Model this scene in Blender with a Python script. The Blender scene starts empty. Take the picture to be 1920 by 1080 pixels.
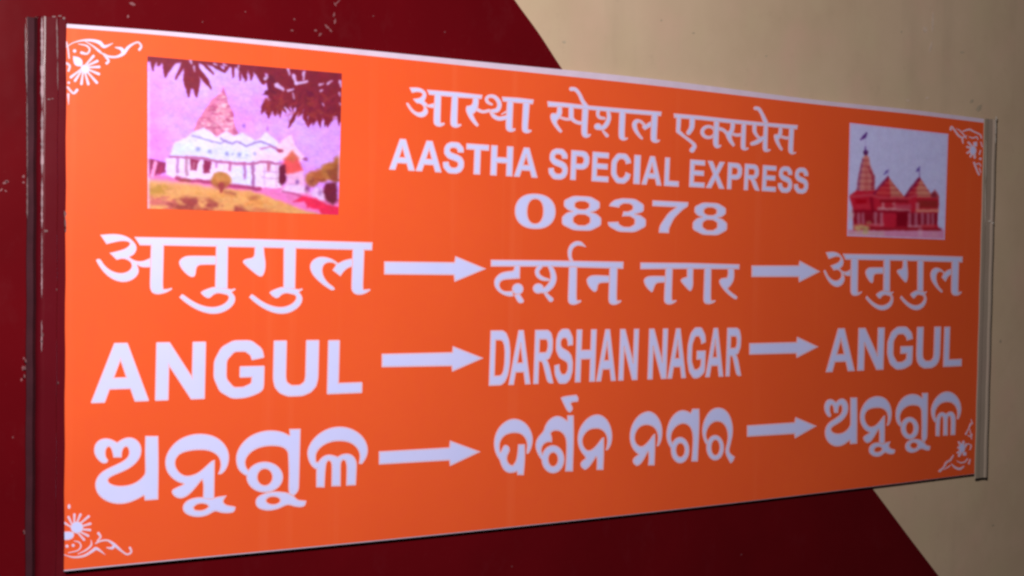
import bpy, math, random
import numpy as np
from mathutils import Matrix, Vector

SC = bpy.context.scene
COL = SC.collection

# ---------------------------------------------------------------- camera
# Board front is the plane y = 0 (x to the right, z up, z = 0 at mid height of the board, metres).
FPX = 2700.0
YAW, PITCH, ROLL = 0.57577411, -0.0220285, 0.01402077
CAM = np.array([-0.84717793, -1.1177933, 0.03798733])
BASE_Z = 1.75                      # height of the board's middle above the platform


def _axes():
    cy, sy, cp, sp = math.cos(YAW), math.sin(YAW), math.cos(PITCH), math.sin(PITCH)
    fw = np.array([sy * cp, cy * cp, sp])
    r = np.array([cy, -sy, 0.0])
    u = np.cross(r, fw)
    c, s = math.cos(ROLL), math.sin(ROLL)
    return c * r + s * u, -s * r + c * u, fw


AR, AU, AF = _axes()
cam_d = bpy.data.cameras.new('camera')
cam = bpy.data.objects.new('camera', cam_d)
COL.objects.link(cam)
cam_d.sensor_width = 36.0
cam_d.lens = FPX / 1920.0 * 36.0
cam_d.clip_start = 0.02
cam_d.clip_end = 100.0
M = Matrix(((AR[0], AU[0], -AF[0], CAM[0]), (AR[1], AU[1], -AF[1], CAM[1]),
            (AR[2], AU[2], -AF[2], CAM[2] + BASE_Z), (0, 0, 0, 1)))
cam.matrix_world = M
SC.camera = cam

# ---------------------------------------------------------------- world and lamp
w = bpy.data.worlds.new('World')
SC.world = w
w.use_nodes = True
bg = w.node_tree.nodes['Background']
bg.inputs[0].default_value = (0.80, 0.86, 1.0, 1)
bg.inputs[1].default_value = 0.012

ld = bpy.data.lights.new('flash_lamp', 'POINT')
ld.shadow_soft_size = 0.035
ld.energy = 46.5
ld.color = (1.0, 0.985, 0.99)
lamp = bpy.data.objects.new('flash_lamp', ld)
COL.objects.link(lamp)
lamp.location = (-0.640, -0.810, 0.330 + BASE_Z)

SC.view_settings.view_transform = 'Standard'
SC.view_settings.look = 'None'
SC.view_settings.gamma = 1.0
SC.view_settings.exposure = 0.0
SC.view_settings.use_curve_mapping = False
SC.render.engine = 'CYCLES'
SC.cycles.pixel_filter_type = 'BLACKMAN_HARRIS'
SC.cycles.filter_width = 2.7


# ---------------------------------------------------------------- helpers
def P(u, v, y=0.0):
    """point where the sight line through photo pixel (u, v) meets the plane y"""
    d = AF + AR * ((u - 960.0) / FPX) - AU * ((v - 540.0) / FPX)
    t = (y - CAM[1]) / d[1]
    q = CAM + d * t
    return (q[0], y, q[2] + BASE_Z)


def srgb(r, g, b):
    f = lambda c: c / 12.92 if c <= 0.04045 else ((c + 0.055) / 1.055) ** 2.4
    return (f(r / 255.0), f(g / 255.0), f(b / 255.0))


def empty(name, loc, label, cat):
    o = bpy.data.objects.new(name, None)
    COL.objects.link(o)
    o.location = loc
    o['label'] = label
    o['category'] = cat
    return o


def link(name, me, parent, label=None):
    o = bpy.data.objects.new(name, me)
    COL.objects.link(o)
    if parent is not None:
        o.parent = parent
        o.matrix_parent_inverse = Matrix.Translation(-Vector(parent.location))
    if label:
        o['label'] = label
    return o


def mesh(name, verts, faces, mats, mi=None, smooth=False):
    me = bpy.data.meshes.new(name)
    me.from_pydata([tuple(v) for v in verts], [], faces)
    for m in mats:
        me.materials.append(m)
    if mi is not None:
        me.polygons.foreach_set('material_index', mi)
    if smooth:
        me.polygons.foreach_set('use_smooth', [True] * len(me.polygons))
    me.update()
    return me


class NT:
    def __init__(self, name):
        self.m = bpy.data.materials.new(name)
        self.m.use_nodes = True
        self.t = self.m.node_tree
        self.b = self.t.nodes['Principled BSDF']
        self.co = self.t.nodes.new('ShaderNodeTexCoord')

    def node(self, kind, **kw):
        n = self.t.nodes.new(kind)
        for k, v in kw.items():
            setattr(n, k, v)
        return n

    def ln(self, a, b):
        self.t.links.new(a, b)

    def noise(self, scale, detail=4.0, rough=0.55, stretch=None):
        n = self.node('ShaderNodeTexNoise')
        n.inputs['Scale'].default_value = scale
        n.inputs['Detail'].default_value = detail
        n.inputs['Roughness'].default_value = rough
        if stretch:
            mp = self.node('ShaderNodeMapping')
            mp.inputs['Scale'].default_value = stretch
            self.ln(self.co.outputs['Object'], mp.inputs[0])
            self.ln(mp.outputs[0], n.inputs['Vector'])
        else:
            self.ln(self.co.outputs['Object'], n.inputs['Vector'])
        return n.outputs['Fac']

    def ramp(self, fac, p0, p1, c0=(0, 0, 0, 1), c1=(1, 1, 1, 1)):
        r = self.node('ShaderNodeValToRGB')
        r.color_ramp.elements[0].position = p0
        r.color_ramp.elements[1].position = p1
        r.color_ramp.elements[0].color = c0
        r.color_ramp.elements[1].color = c1
        self.ln(fac, r.inputs[0])
        return r.outputs[0]

    def mix(self, fac, a, b, mode='MIX'):
        n = self.node('ShaderNodeMix', data_type='RGBA', blend_type=mode)
        for sock, val in ((n.inputs[0], fac), (n.inputs[6], a), (n.inputs[7], b)):
            if isinstance(val, (int, float)):
                sock.default_value = val
            elif isinstance(val, tuple):
                sock.default_value = val if len(val) == 4 else val + (1,)
            else:
                self.ln(val, sock)
        return n.outputs[2]

    def bump(self, h, strength, dist):
        n = self.node('ShaderNodeBump')
        n.inputs['Strength'].default_value = strength
        n.inputs['Distance'].default_value = dist
        self.ln(h, n.inputs['Height'])
        self.ln(n.outputs[0], self.b.inputs['Normal'])

    def setc(self, c, rough, spec=0.5, coat=0.0):
        if isinstance(c, tuple):
            self.b.inputs['Base Color'].default_value = c + (1,)
        else:
            self.ln(c, self.b.inputs['Base Color'])
        if isinstance(rough, (int, float)):
            self.b.inputs['Roughness'].default_value = rough
        else:
            self.ln(rough, self.b.inputs['Roughness'])
        self.b.inputs['Specular IOR Level'].default_value = spec
        self.b.inputs['Coat Weight'].default_value = coat
        return self.m


# ---------------------------------------------------------------- materials
def m_maroon(name, base, rough, spec=0.28):
    n = NT(name)
    a = n.ramp(n.noise(9.0, 5), 0.35, 0.75)
    c = n.mix(a, base, tuple(x * 0.80 for x in base))
    dust = n.ramp(n.noise(34.0, 8, 0.7, (1, 1, 0.6)), 0.56, 0.82)
    c = n.mix(n.ramp(dust, 0.0, 1.0, (0, 0, 0, 1), (0.16, 0.16, 0.16, 1)), c, (0.15, 0.028, 0.034))
    fine = n.ramp(n.noise(220.0, 6, 0.8), 0.60, 0.78)
    c = n.mix(n.ramp(fine, 0, 1, (0, 0, 0, 1), (0.10, 0.10, 0.10, 1)), c, (0.20, 0.06, 0.06))
    n.bump(n.noise(6.0, 4), 0.40, 0.005)
    return n.setc(c, rough, spec)


def m_beige(name, base, rough):
    n = NT(name)
    a = n.ramp(n.noise(7.0, 6, 0.6), 0.30, 0.72)
    c = n.mix(a, base, (base[0] * 0.86, base[1] * 0.86, base[2] * 0.82))
    spots = n.ramp(n.noise(60.0, 6, 0.75), 0.60, 0.80)
    c = n.mix(n.ramp(spots, 0, 1, (0, 0, 0, 1), (0.35, 0.35, 0.35, 1)), c, tuple(x * 0.55 for x in base))
    streak = n.ramp(n.noise(14.0, 5, 0.6, (1.0, 1.0, 0.12)), 0.56, 0.76)
    c = n.mix(n.ramp(streak, 0, 1, (0, 0, 0, 1), (0.35, 0.35, 0.35, 1)), c, (base[0] * 0.62, base[1] * 0.64, base[2] * 0.62))
    tint = n.noise(16.0, 3, 0.5, (1.0, 1.0, 0.7))
    c = n.mix(n.ramp(tint, 0.52, 0.70, (0, 0, 0, 1), (0.5, 0.5, 0.5, 1)), c, (base[0] * 1.02, base[1] * 0.90, base[2] * 0.96))
    c = n.mix(n.ramp(tint, 0.30, 0.46, (0.5, 0.5, 0.5, 1), (0, 0, 0, 1)), c, (base[0] * 0.93, base[1] * 1.0, base[2] * 0.92))
    n.bump(n.noise(5.0, 4), 0.35, 0.006)
    return n.setc(c, rough, 0.3)


MAROON = m_maroon('maroon_paint', (0.112, 0.0022, 0.0048), 0.16)
RAIL_MAROON = m_maroon('rail_maroon_paint', (0.108, 0.0036, 0.0085), 0.15, 1.0)
BEIGE = m_beige('beige_paint', (0.620, 0.438, 0.300), 0.5)
RAIL_BEIGE = m_beige('rail_beige_paint', (0.38, 0.285, 0.225), 0.45)


def m_plain(name, c, rough, spec=0.4, var=0.06, sc=30.0):
    n = NT(name)
    k = n.mix(n.ramp(n.noise(sc, 5), 0.3, 0.75), c, tuple(x * (1 - var) for x in c))
    return n.setc(k, rough, spec)


STEEL = m_plain('dirty_grey_metal', (0.052, 0.010, 0.016), 0.7, 0.10, 0.4, 50)
WHITE = m_plain('white_board_edge', (0.70, 0.545, 0.68), 0.5, 0.3, 0.12, 60)
def m_ink(name, c):
    n = NT(name)
    a = n.mix(n.ramp(n.noise(22.0, 5), 0.30, 0.72), c, (c[0] * 0.92, c[1] * 0.97, c[2] * 1.0))
    d = n.ramp(n.noise(160.0, 5, 0.7), 0.58, 0.80)
    a = n.mix(n.ramp(d, 0, 1, (0, 0, 0, 1), (0.25, 0.25, 0.25, 1)), a, (c[0] * 0.8, c[1] * 0.7, c[2] * 0.75))
    return n.setc(a, 0.5, 0.32)


LAV = m_ink('pale_lavender_ink', (0.640, 0.625, 0.970))
PINK = m_ink('pale_pink_fringe', (0.82, 0.50, 0.60))  # camera's colour fringe, painted round every letter and ornament
CHIP = m_plain('chipped_paint', (0.215, 0.066, 0.075), 0.6, 0.3, 0.45, 200)
STAIN = m_plain('grey_grime', (0.50, 0.385, 0.27), 0.7, 0.2, 0.3, 120)


def m_orange():
    n = NT('orange_print')
    base = (0.832, 0.105, 0.025)
    a = n.ramp(n.noise(6.0, 4), 0.30, 0.72)
    c = n.mix(a, base, (0.792, 0.093, 0.022))
    f = n.ramp(n.noise(85.0, 4, 0.6), 0.42, 0.70)
    c = n.mix(n.ramp(f, 0, 1, (0, 0, 0, 1), (0.30, 0.30, 0.30, 1)), c, (0.80, 0.088, 0.029))
    vs = n.ramp(n.noise(46.0, 3, 0.6, (1.0, 1.0, 0.02)), 0.60, 0.72)
    c = n.mix(n.ramp(vs, 0, 1, (0, 0, 0, 1), (0.22, 0.22, 0.22, 1)), c, (0.86, 0.150, 0.055))
    du = n.ramp(n.noise(130.0, 7, 0.75), 0.60, 0.82)
    c = n.mix(n.ramp(du, 0, 1, (0, 0, 0, 1), (0.16, 0.16, 0.16, 1)), c, (0.60, 0.16, 0.09))
    n.bump(n.noise(3.2, 3), 0.45, 0.004)
    return n.setc(c, 0.36, 0.24)


ORANGE = m_orange()


def m_print(name):
    n = NT(name)
    at = n.node('ShaderNodeAttribute')
    at.attribute_name = 'print'
    n.setc(at.outputs['Color'], 0.42, 0.35)
    return n.m


# ---------------------------------------------------------------- outline tools (photo pixels)
def catmull(pts, per=8, closed=False):
    p = [np.array(q, float) for q in pts]
    n = len(p)
    if n == 2 and not closed:
        return np.array([p[0] + (p[1] - p[0]) * i / per for i in range(per + 1)])
    out = []
    rng = range(n) if closed else range(n - 1)
    for i in rng:
        if closed:
            a, b, c, d = p[i - 1], p[i], p[(i + 1) % n], p[(i + 2) % n]
        else:
            a, b, c, d = p[max(i - 1, 0)], p[i], p[i + 1], p[min(i + 2, n - 1)]
        for k in range(per):
            t = k / per
            out.append(0.5 * ((2 * b) + (-a + c) * t + (2 * a - 5 * b + 4 * c - d) * t * t + (-a + 3 * b - 3 * c + d) * t ** 3))
    if not closed:
        out.append(p[-1])
    return np.array(out)


def soften(pts, lim=56, passes=2):
    """cut the shallow corners of a closed outline, keep the sharp ones"""
    p = [np.array(q, float) for q in pts]
    keep = None
    for it in range(passes):
        out, kk = [], []
        n = len(p)
        for i in range(n):
            a, b, c = p[i - 1], p[i], p[(i + 1) % n]
            d1, d2 = b - a, c - b
            l1, l2 = np.hypot(*d1), np.hypot(*d2)
            if keep is None:
                cs = np.dot(d1, d2) / (l1 * l2 + 1e-9)
                sharp = cs < math.cos(math.radians(lim))
            else:
                sharp = keep[i]
            if sharp:
                out.append(b)
                kk.append(True)
            else:
                r1, r2 = min(0.25 * l1, 0.6 * l2), min(0.25 * l2, 0.6 * l1)
                out.append(b - d1 / (l1 + 1e-9) * r1)
                out.append(b + d2 / (l2 + 1e-9) * r2)
                kk += [False, False]
        p, keep = out, kk
    return np.array(p)


class Shape:
    """union / cut of outlines and brush strokes, kept as a distance field over photo pixels"""

    def __init__(self):
        self.items = []

    def T(self, ox=0.0, oy=0.0, s=1.0, fn=None):
        self.tr = (ox, oy, s, fn)
        return self

    tr = (0, 0, 1, None)

    def _m(self, pts):
        ox, oy, s, fn = self.tr
        q = np.array(pts, float)
        q = np.stack([ox + q[:, 0] / s, oy + q[:, 1] / s], 1)
        if fn:
            q = np.array([fn(a, b) for a, b in q])
        return q

    def poly(self, pts, cut=False, raw=False, lim=56):
        self.items.append(('p', self._m(pts if raw else soften(pts, lim)), cut))
        return self

    def ell(self, cx, cy, rx, ry, cut=False):
        a = np.linspace(0, 2 * math.pi, 40, endpoint=False)
        self.items.append(('p', self._m(np.stack([cx + rx * np.cos(a), cy + ry * np.sin(a)], 1)), cut))
        return self

    def stroke(self, pts, ws, cut=False):
        if isinstance(ws, (int, float)):
            ws = [ws] * len(pts)
        c = catmull(pts, 6)
        wv = np.interp(np.linspace(0, len(pts) - 1, len(c)), range(len(ws)), ws)
        s = self.tr[2]
        q = self._m(c)
        k = 1.0 / s
        if self.tr[3]:
            d0 = np.hypot(*(q[-1] - q[0]))
            c2 = np.stack([self.tr[0] + c[:, 0] / s, self.tr[1] + c[:, 1] / s], 1)
            k *= d0 / (np.hypot(*(c2[-1] - c2[0])) + 1e-9)
        self.items.append(('s', q, cut, wv * 0.5 * k))
        return self

    def field(self, step=0.5):
        allp = np.concatenate([i[1] for i in self.items])
        pad = 12
        x0, y0 = allp.min(0) - pad
        x1, y1 = allp.max(0) + pad
        xs = np.arange(x0, x1, step)
        ys = np.arange(y0, y1, step)
        D = np.full((len(ys), len(xs)), 50.0)
        for it in self.items:
            pts, cut = it[1], it[2]
            m = 6 + (it[3].max() if it[0] == 's' else 0)
            a0, b0 = pts.min(0) - m
            a1, b1 = pts.max(0) + m
            i0, i1 = np.searchsorted(xs, [a0, a1])
            j0, j1 = np.searchsorted(ys, [b0, b1])
            X, Y = np.meshgrid(xs[i0:i1], ys[j0:j1])
            if X.size == 0:
                continue
            d = np.full(X.shape, 1e9)
            if it[0] == 'p':
                ins = np.zeros(X.shape, bool)
                n = len(pts)
                for k in range(n):
                    ax, ay = pts[k]
                    bx, by = pts[(k + 1) % n]
                    ex, ey = bx - ax, by - ay
                    L = ex * ex + ey * ey
                    if L < 1e-12:
                        continue
                    t = np.clip(((X - ax) * ex + (Y - ay) * ey) / L, 0, 1)
                    d = np.minimum(d, np.hypot(X - ax - t * ex, Y - ay - t * ey))
                    if ay != by:
                        ins ^= ((ay > Y) != (by > Y)) & (X < ex * (Y - ay) / (by - ay) + ax)
                d = np.where(ins, -d, d)
            else:
                r = it[3]
                for k in range(len(pts) - 1):
                    ax, ay = pts[k]
                    ex, ey = pts[k + 1] - pts[k]
                    L = ex * ex + ey * ey + 1e-12
                    t = np.clip(((X - ax) * ex + (Y - ay) * ey) / L, 0, 1)
                    d = np.minimum(d, np.hypot(X - ax - t * ex, Y - ay - t * ey) - (r[k] + (r[k + 1] - r[k]) * t))
            sub = D[j0:j1, i0:i1]
            D[j0:j1, i0:i1] = np.maximum(sub, -d) if cut else np.minimum(sub, d)
        return xs, ys, D

    def contours(self, step=0.5, tol=0.07, grow=0.0):
        if not hasattr(self, 'F'):
            self.F = self.field(step)
        xs, ys, D = self.F
        D = D - grow
        D = np.where(np.abs(D) < 1e-6, 1e-6, D)
        S = D < 0
        act = np.argwhere((S[:-1, :-1] | S[1:, :-1] | S[:-1, 1:] | S[1:, 1:]) &
                          ~(S[:-1, :-1] & S[1:, :-1] & S[:-1, 1:] & S[1:, 1:]))
        nxt, pos = {}, {}

        def edge(j, i, kind):
            key = (j, i, kind)
            if key not in pos:
                if kind == 0:
                    t = D[j, i] / (D[j, i] - D[j, i + 1])
                    pos[key] = (xs[i] + t * step, ys[j])
                else:
                    t = D[j, i] / (D[j, i] - D[j + 1, i])
                    pos[key] = (xs[i], ys[j] + t * step)
            return key
        for j, i in act:
            a, b, c, d = S[j, i], S[j, i + 1], S[j + 1, i + 1], S[j + 1, i]
            ring = [(a, b, (j, i, 0)), (b, c, (j, i + 1, 1)), (c, d, (j + 1, i, 0)), (d, a, (j, i, 1))]
            ent = [k for p, q, k in ring if p and not q]
            ext = [k for p, q, k in ring if q and not p]
            order = [(k, 'o' if p else 'i') for p, q, k in ring if p != q]
            m = len(order)
            for n in range(m):
                if order[n][1] == 'o':
                    # leave the inside here, come back at the next crossing
                    k1, k2 = order[n][0], order[(n + 1) % m][0]
                    nxt[edge(*k1)] = edge(*k2)
        loops = []
        while nxt:
            st = next(iter(nxt))
            lp, k = [], st
            while k in nxt:
                lp.append(pos[k])
                k = nxt.pop(k)
            if len(lp) >= 8:
                q = rdp(np.array(lp), tol)
                if len(q) >= 3:
                    loops.append(q)
        return loops


def rdp(p, tol):
    n = len(p)
    far = int(np.argmax(np.hypot(*(p - p[0]).T)))
    keep = np.zeros(n + 1, bool)
    q = np.vstack([p, p[:1]])
    keep[[0, far, n]] = True
    st = [(0, far), (far, n)]
    while st:
        a, b = st.pop()
        if b - a < 2:
            continue
        e = q[b] - q[a]
        L = np.hypot(*e) + 1e-12
        s = q[a + 1:b]
        d = np.abs(e[0] * (s[:, 1] - q[a, 1]) - e[1] * (s[:, 0] - q[a, 0])) / L
        k = int(np.argmax(d))
        if d[k] > tol:
            k += a + 1
            keep[k] = True
            st += [(a, k), (k, b)]
    return q[:-1][keep[:-1]]


def slab(name, loops, y0, thick, mat, parent, label=None):
    """flat sheet with holes: front face at y0, given thickness behind it"""
    cu = bpy.data.curves.new(name, 'CURVE')
    cu.dimensions = '2D'
    cu.fill_mode = 'BOTH'
    K = 1000.0
    cu.extrude = thick * 0.5 * K
    for lp in loops:
        sp = cu.splines.new('POLY')
        sp.points.add(len(lp) - 1)
        co = []
        for u, v in lp:
            x, _, z = P(u, v, y0)
            co += [x * K, (z - BASE_Z) * K, 0, 1]
        sp.points.foreach_set('co', co)
        sp.use_cyclic_u = True
    ob = bpy.data.objects.new('tmp', cu)
    COL.objects.link(ob)
    dg = bpy.context.evaluated_depsgraph_get()
    me = bpy.data.meshes.new_from_object(ob.evaluated_get(dg))
    bpy.data.objects.remove(ob)
    bpy.data.curves.remove(cu)
    # curve plane (x, y, z) -> world (x, -z, y)
    R = Matrix(((1 / K, 0, 0, 0), (0, 0, -1 / K, y0 + thick * 0.5), (0, 1 / K, 0, BASE_Z), (0, 0, 0, 1)))
    me.transform(R)
    me.name = name
    me.materials.clear()
    me.materials.append(mat)
    return link(name, me, parent, label)


# ---------------------------------------------------------------- the coach side
WALL_Y = 0.0066
coach = empty('train_coach', (0.2, WALL_Y, BASE_Z - 0.9),
              'maroon and beige painted side of a railway coach behind the orange board', 'train coach')


def wall():
    edge_px = [(880, -130), (918, -72), (965, 0), (1010, 62), (1053, 128), (1120, 225), (1250, 405), (1400, 608), (1540, 790),
               (1643, 925), (1702, 1004), (1760, 1080), (1830, 1172), (1905, 1270)]
    ed = [P(u, v, WALL_Y) for u, v in catmull(edge_px, 4)]
    zt, zb = ed[0][2], ed[-1][2]
    xl, xr = -1.9, 3.2
    n = len(ed)
    V = list(ed) + [(xl, WALL_Y, e[2]) for e in ed] + [(xr, WALL_Y, e[2]) for e in ed]
    F, mi = [], []
    for i in range(n - 1):
        F.append((i, n + i, n + i + 1, i + 1)); mi.append(0)
        F.append((i, i + 1, 2 * n + i + 1, 2 * n + i)); mi.append(1)
    # rest of the side above and below, and a rear skin so that the side has thickness
    b = len(V)
    zT, zB, D = BASE_Z + 1.0, BASE_Z - 1.1, WALL_Y + 0.06
    V += [(xl, WALL_Y, zT), (ed[0][0] - 0.28, WALL_Y, zT), (xr, WALL_Y, zT),
          (xl, WALL_Y, zB), (ed[-1][0] + 0.40, WALL_Y, zB), (xr, WALL_Y, zB)]
    F += [(0, b + 1, b, n), (0, 2 * n, b + 2, b + 1)]; mi += [0, 1]
    F += [(n - 1, 2 * n - 1, b + 3, b + 4), (n - 1, b + 4, b + 5, 3 * n - 1)]; mi += [0, 1]
    c = len(V)
    V += [(xl, D, zT), (xr, D, zT), (xl, D, zB), (xr, D, zB)]
    F += [(c, c + 1, c + 3, c + 2)]; mi += [0]
    # chips and scuffs in the paint, faces of the same wall a hair proud of it
    rnd = random.Random(5)

    def fleck(u, v, rx, ry, ang, m, dy=-0.0003):
        k = len(V)
        a0 = math.radians(ang)
        for i in range(11):
            a = 2 * math.pi * i / 11
            q = rnd.uniform(0.6, 1.15)
            du, dv = rx * q * math.cos(a), ry * q * math.sin(a)
            V.append(P(u + du * math.cos(a0) - dv * math.sin(a0), v + du * math.sin(a0) + dv * math.cos(a0), WALL_Y + dy))
        F.append(tuple(range(k + 10, k - 1, -1))); mi.append(m)
    for u, v, rx, ry, a in [(248, 7, 6.5, 2.6, 25), (240, 31, 3, 3, 0), (628, 8, 5, 1.6, 60), (634, 3, 6, 1.5, -45), (626, 28, 6, 2, 105), (628, 40, 5.5, 2.4, 100),
                            (614, 51, 7, 2.4, 42), (620, 57, 4, 1.8, 60), (600, 65, 5, 2.2, -50), (552, 36, 2, 2, 0), (548, 57, 3, 2, 0), (592, 57, 3, 2.2, 20),
                            (10, 342, 6, 2.4, -15), (13, 340, 4, 2.5, 10), (2, 356, 4, 1.8, -40), (44, 331, 2.6, 3, 0), (44, 342, 2.2, 2.2, 0), (11, 358, 3, 1.5, 30),
                            (46, 998, 2.5, 4, 0), (45, 672, 2.2, 3, 0), (43, 690, 2.8, 5, 0), (40, 712, 2, 3, 0), (24, 820, 1.6, 2, 0), (700, 30, 1.5, 1.5, 0),
                            (460, 22, 1.6, 1.3, 0), (380, 41, 1.4, 1.6, 0), (834, 60, 1.5, 1.5, 0), (1390, 1040, 1.6, 1.4, 0), (960, 1062, 1.6, 1.3, 0)]:
        fleck(u, v, rx, ry, a, 2)
    for u, v, rx, ry, a in [(1058, 79, 4.5, 3, 20), (1300, 62, 3, 2, 0), (1240, 38, 2.2, 2, 0), (1804, 98, 5, 2.5, 0), (1437, 105, 3, 2, 0),
                            (1836, 203, 8, 5, -60), (1822, 190, 5, 3, -50), (1876, 640, 2.5, 4, 0), (1862, 985, 3, 2, 0), (1690, 60, 2, 3, 0)]:
        fleck(u, v, rx, ry, a, 3)
    for u, v, rx, ry, a in [(1749, 38, 2.2, 26, 3), (1745, 88, 2.2, 15, 14), (1702, 188, 5, 2.5, 10), (1735, 55, 5, 6, 0), (1738, 184, 5, 2.5, -20)]:
        fleck(u, v, rx, ry, a, 4)
    pale = m_plain('pale_scrape', (0.68, 0.50, 0.38), 0.6, 0.2, 0.25, 150)
    me = mesh('wall_panel', V, F, [MAROON, BEIGE, CHIP, STAIN, pale], mi)
    link('wall_panel', me, coach)


wall()


def rail(prof, z0, z1, lean, name, mat, label, m_side=None, side=(), tilt0=0.0, tilt1=0.0):
    """closed profile (x, y) drawn out along z; the top and bottom ends may be cut at a slant"""
    n = len(prof)
    zs = [z1 + (z0 - z1) * k / 24 for k in range(25)]
    V, F, mi = [], [], []
    rnd = random.Random(3)
    xm = prof[0][0]
    for k, z in enumerate(zs):
        for x, y in prof:
            zz = z
            if k == 0:
                zz += tilt1 * (x - xm)
            if k == 24:
                zz += tilt0 * (x - xm)
            wob = 0.00025 * math.sin(k * 1.7 + x * 90)
            V.append((x + lean * (z1 - z) + wob * (y < 0.01), y, zz))
    for k in range(24):
        for i in range(n):
            j = (i + 1) % n
            F.append((k * n + i, k * n + j, (k + 1) * n + j, (k + 1) * n + i))
            mi.append(1 if i in side else 0)
    F.append(tuple(range(n - 1, -1, -1))); mi.append(0)
    F.append(tuple(24 * n + i for i in range(n))); mi.append(0)
    me = mesh(name, V, F, [mat, m_side or mat], mi)
    return me, link(name, me, coach, label)


def arc(cx, cy, r, a0, a1, n=7):
    return [(cx + r * math.cos(math.radians(a0 + (a1 - a0) * i / n)), cy + r * math.sin(math.radians(a0 + (a1 - a0) * i / n))) for i in range(n + 1)]


LIP = -0.0075                         # front of the rails' lips
def left_rail():
    xl = P(70.5, 300, LIP)[0]
    xr = P(124.5, 300, LIP)[0]
    xs = P(107, 100, LIP)[0]
    xw = P(50, 300, WALL_Y - 0.002)[0]
    r = 0.0052
    p = [(xw, WALL_Y), (xw, WALL_Y - 0.002), (xl - 0.0002, WALL_Y - 0.0021), (xl, WALL_Y - 0.0025), (xl, LIP + r)]
    p += arc(xl + r, LIP + r, r, 180, 270)[1:]
    p += [(xs - 0.0030, LIP)] + arc(xs, LIP + 0.0009, 0.0009, 262, 318, 4)
    p += [(xs + 0.0014, LIP + 0.0013), (xr - 0.0012, LIP + 0.0013)] + arc(xr - 0.0008, LIP + 0.0021, 0.0008, 270, 360, 3)[1:] + [(xr, LIP + 0.0048), (xr - 0.010, LIP + 0.0048),
          (xr - 0.010, WALL_Y - 0.003), (xr + 0.004, WALL_Y - 0.003), (xr + 0.004, WALL_Y)]
    z1 = P(76, 29, LIP)[2]
    z0 = P(76, 1105, LIP)[2]
    me, o = rail(p, z0, z1, 0.0026, 'guide_rail', RAIL_MAROON, 'maroon painted metal channel holding the wide near end of the board', STEEL, (1, 2), 0.0, -0.03)
    # bare-metal nicks, and edge highlights painted as pale strips
    rnd = random.Random(9)
    V = [tuple(v.co) for v in me.vertices]
    F = [tuple(f.vertices) for f in me.polygons]
    mi = [f.material_index for f in me.polygons]

    def rail_mark(u, v, rx, ry, y, m=2):
        k = len(V)
        for i in range(9):
            a = 2 * math.pi * i / 9
            q = rnd.uniform(0.65, 1.15)
            V.append(P(u + rx * q * math.cos(a), v + ry * q * math.sin(a), y))
        F.append(tuple(range(k + 8, k - 1, -1))); mi.append(m)
    for u, v, rx, ry in [(86, 433, 4.5, 3), (120, 34, 3, 3), (101, 31, 4, 1.6), (112, 30, 4, 1.6),
                         (122, 402, 2.5, 8), (122.5, 418, 2.5, 12), (123, 430, 1.5, 7), (109, 718, 1.6, 2.4), (106, 543, 1.3, 1.6), (92, 186, 4, 1.2), (98, 185, 3, 1),
                         (80, 628, 2, 4), (79, 640, 1.6, 3)]:
        rail_mark(u, v, rx, ry, LIP - 0.0003)

    def worn_glint_line(u0, v0, u1, v1, wid, y, m, step=4.0):
        """ragged unbroken strip along an edge: highlight painted pale, with some paint wear"""
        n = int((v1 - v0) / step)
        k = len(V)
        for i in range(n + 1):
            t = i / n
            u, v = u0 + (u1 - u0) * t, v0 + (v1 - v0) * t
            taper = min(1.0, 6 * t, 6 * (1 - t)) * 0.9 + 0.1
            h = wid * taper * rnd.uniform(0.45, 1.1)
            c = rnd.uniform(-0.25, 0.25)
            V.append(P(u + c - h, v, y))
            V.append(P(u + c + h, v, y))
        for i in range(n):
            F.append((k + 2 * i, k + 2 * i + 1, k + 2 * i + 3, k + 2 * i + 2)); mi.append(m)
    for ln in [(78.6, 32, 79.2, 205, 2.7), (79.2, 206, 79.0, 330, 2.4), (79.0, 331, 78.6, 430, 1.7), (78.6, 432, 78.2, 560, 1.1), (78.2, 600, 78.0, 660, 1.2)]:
        worn_glint_line(*ln, LIP - 0.0003, 3)  # highlight of the rounded edge painted in, mixed with primer wear
    worn_glint_line(106.4, 33, 108.0, 112, 1.5, LIP - 0.0003, 2)  # faint glint on the lip's step, painted in
    worn_glint_line(108.0, 113, 108.4, 170, 0.8, LIP - 0.0003, 2)
    worn_glint_line(47.6, 43, 50.5, 175, 1.5, WALL_Y - 0.0024, 2)  # glint along the flange edge, painted in
    worn_glint_line(50.6, 178, 51.2, 330, 0.9, WALL_Y - 0.0024, 2)
    worn_glint_line(51.2, 331, 51.0, 410, 1.5, WALL_Y - 0.0024, 2)
    for u, v, rx, ry in [(48, 676, 2, 4), (47, 690, 2.2, 5), (46, 705, 1.8, 4), (45, 996, 2, 3)]:
        rail_mark(u, v, rx, ry, WALL_Y - 0.0024)
    nick_glint = m_plain('bare_nick_and_glint', (0.150, 0.050, 0.054), 0.45, 0.5, 0.5, 300)  # colours the nicks and the fainter painted edge glints
    worn_glint = m_plain('worn_primer_and_glint', (0.40, 0.235, 0.265), 0.4, 0.5, 0.75, 90)  # pale tone of the painted highlight over bared primer
    me2 = mesh('guide_rail', V, F, [RAIL_MAROON, STEEL, nick_glint, worn_glint], mi)
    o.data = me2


left_rail()


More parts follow.
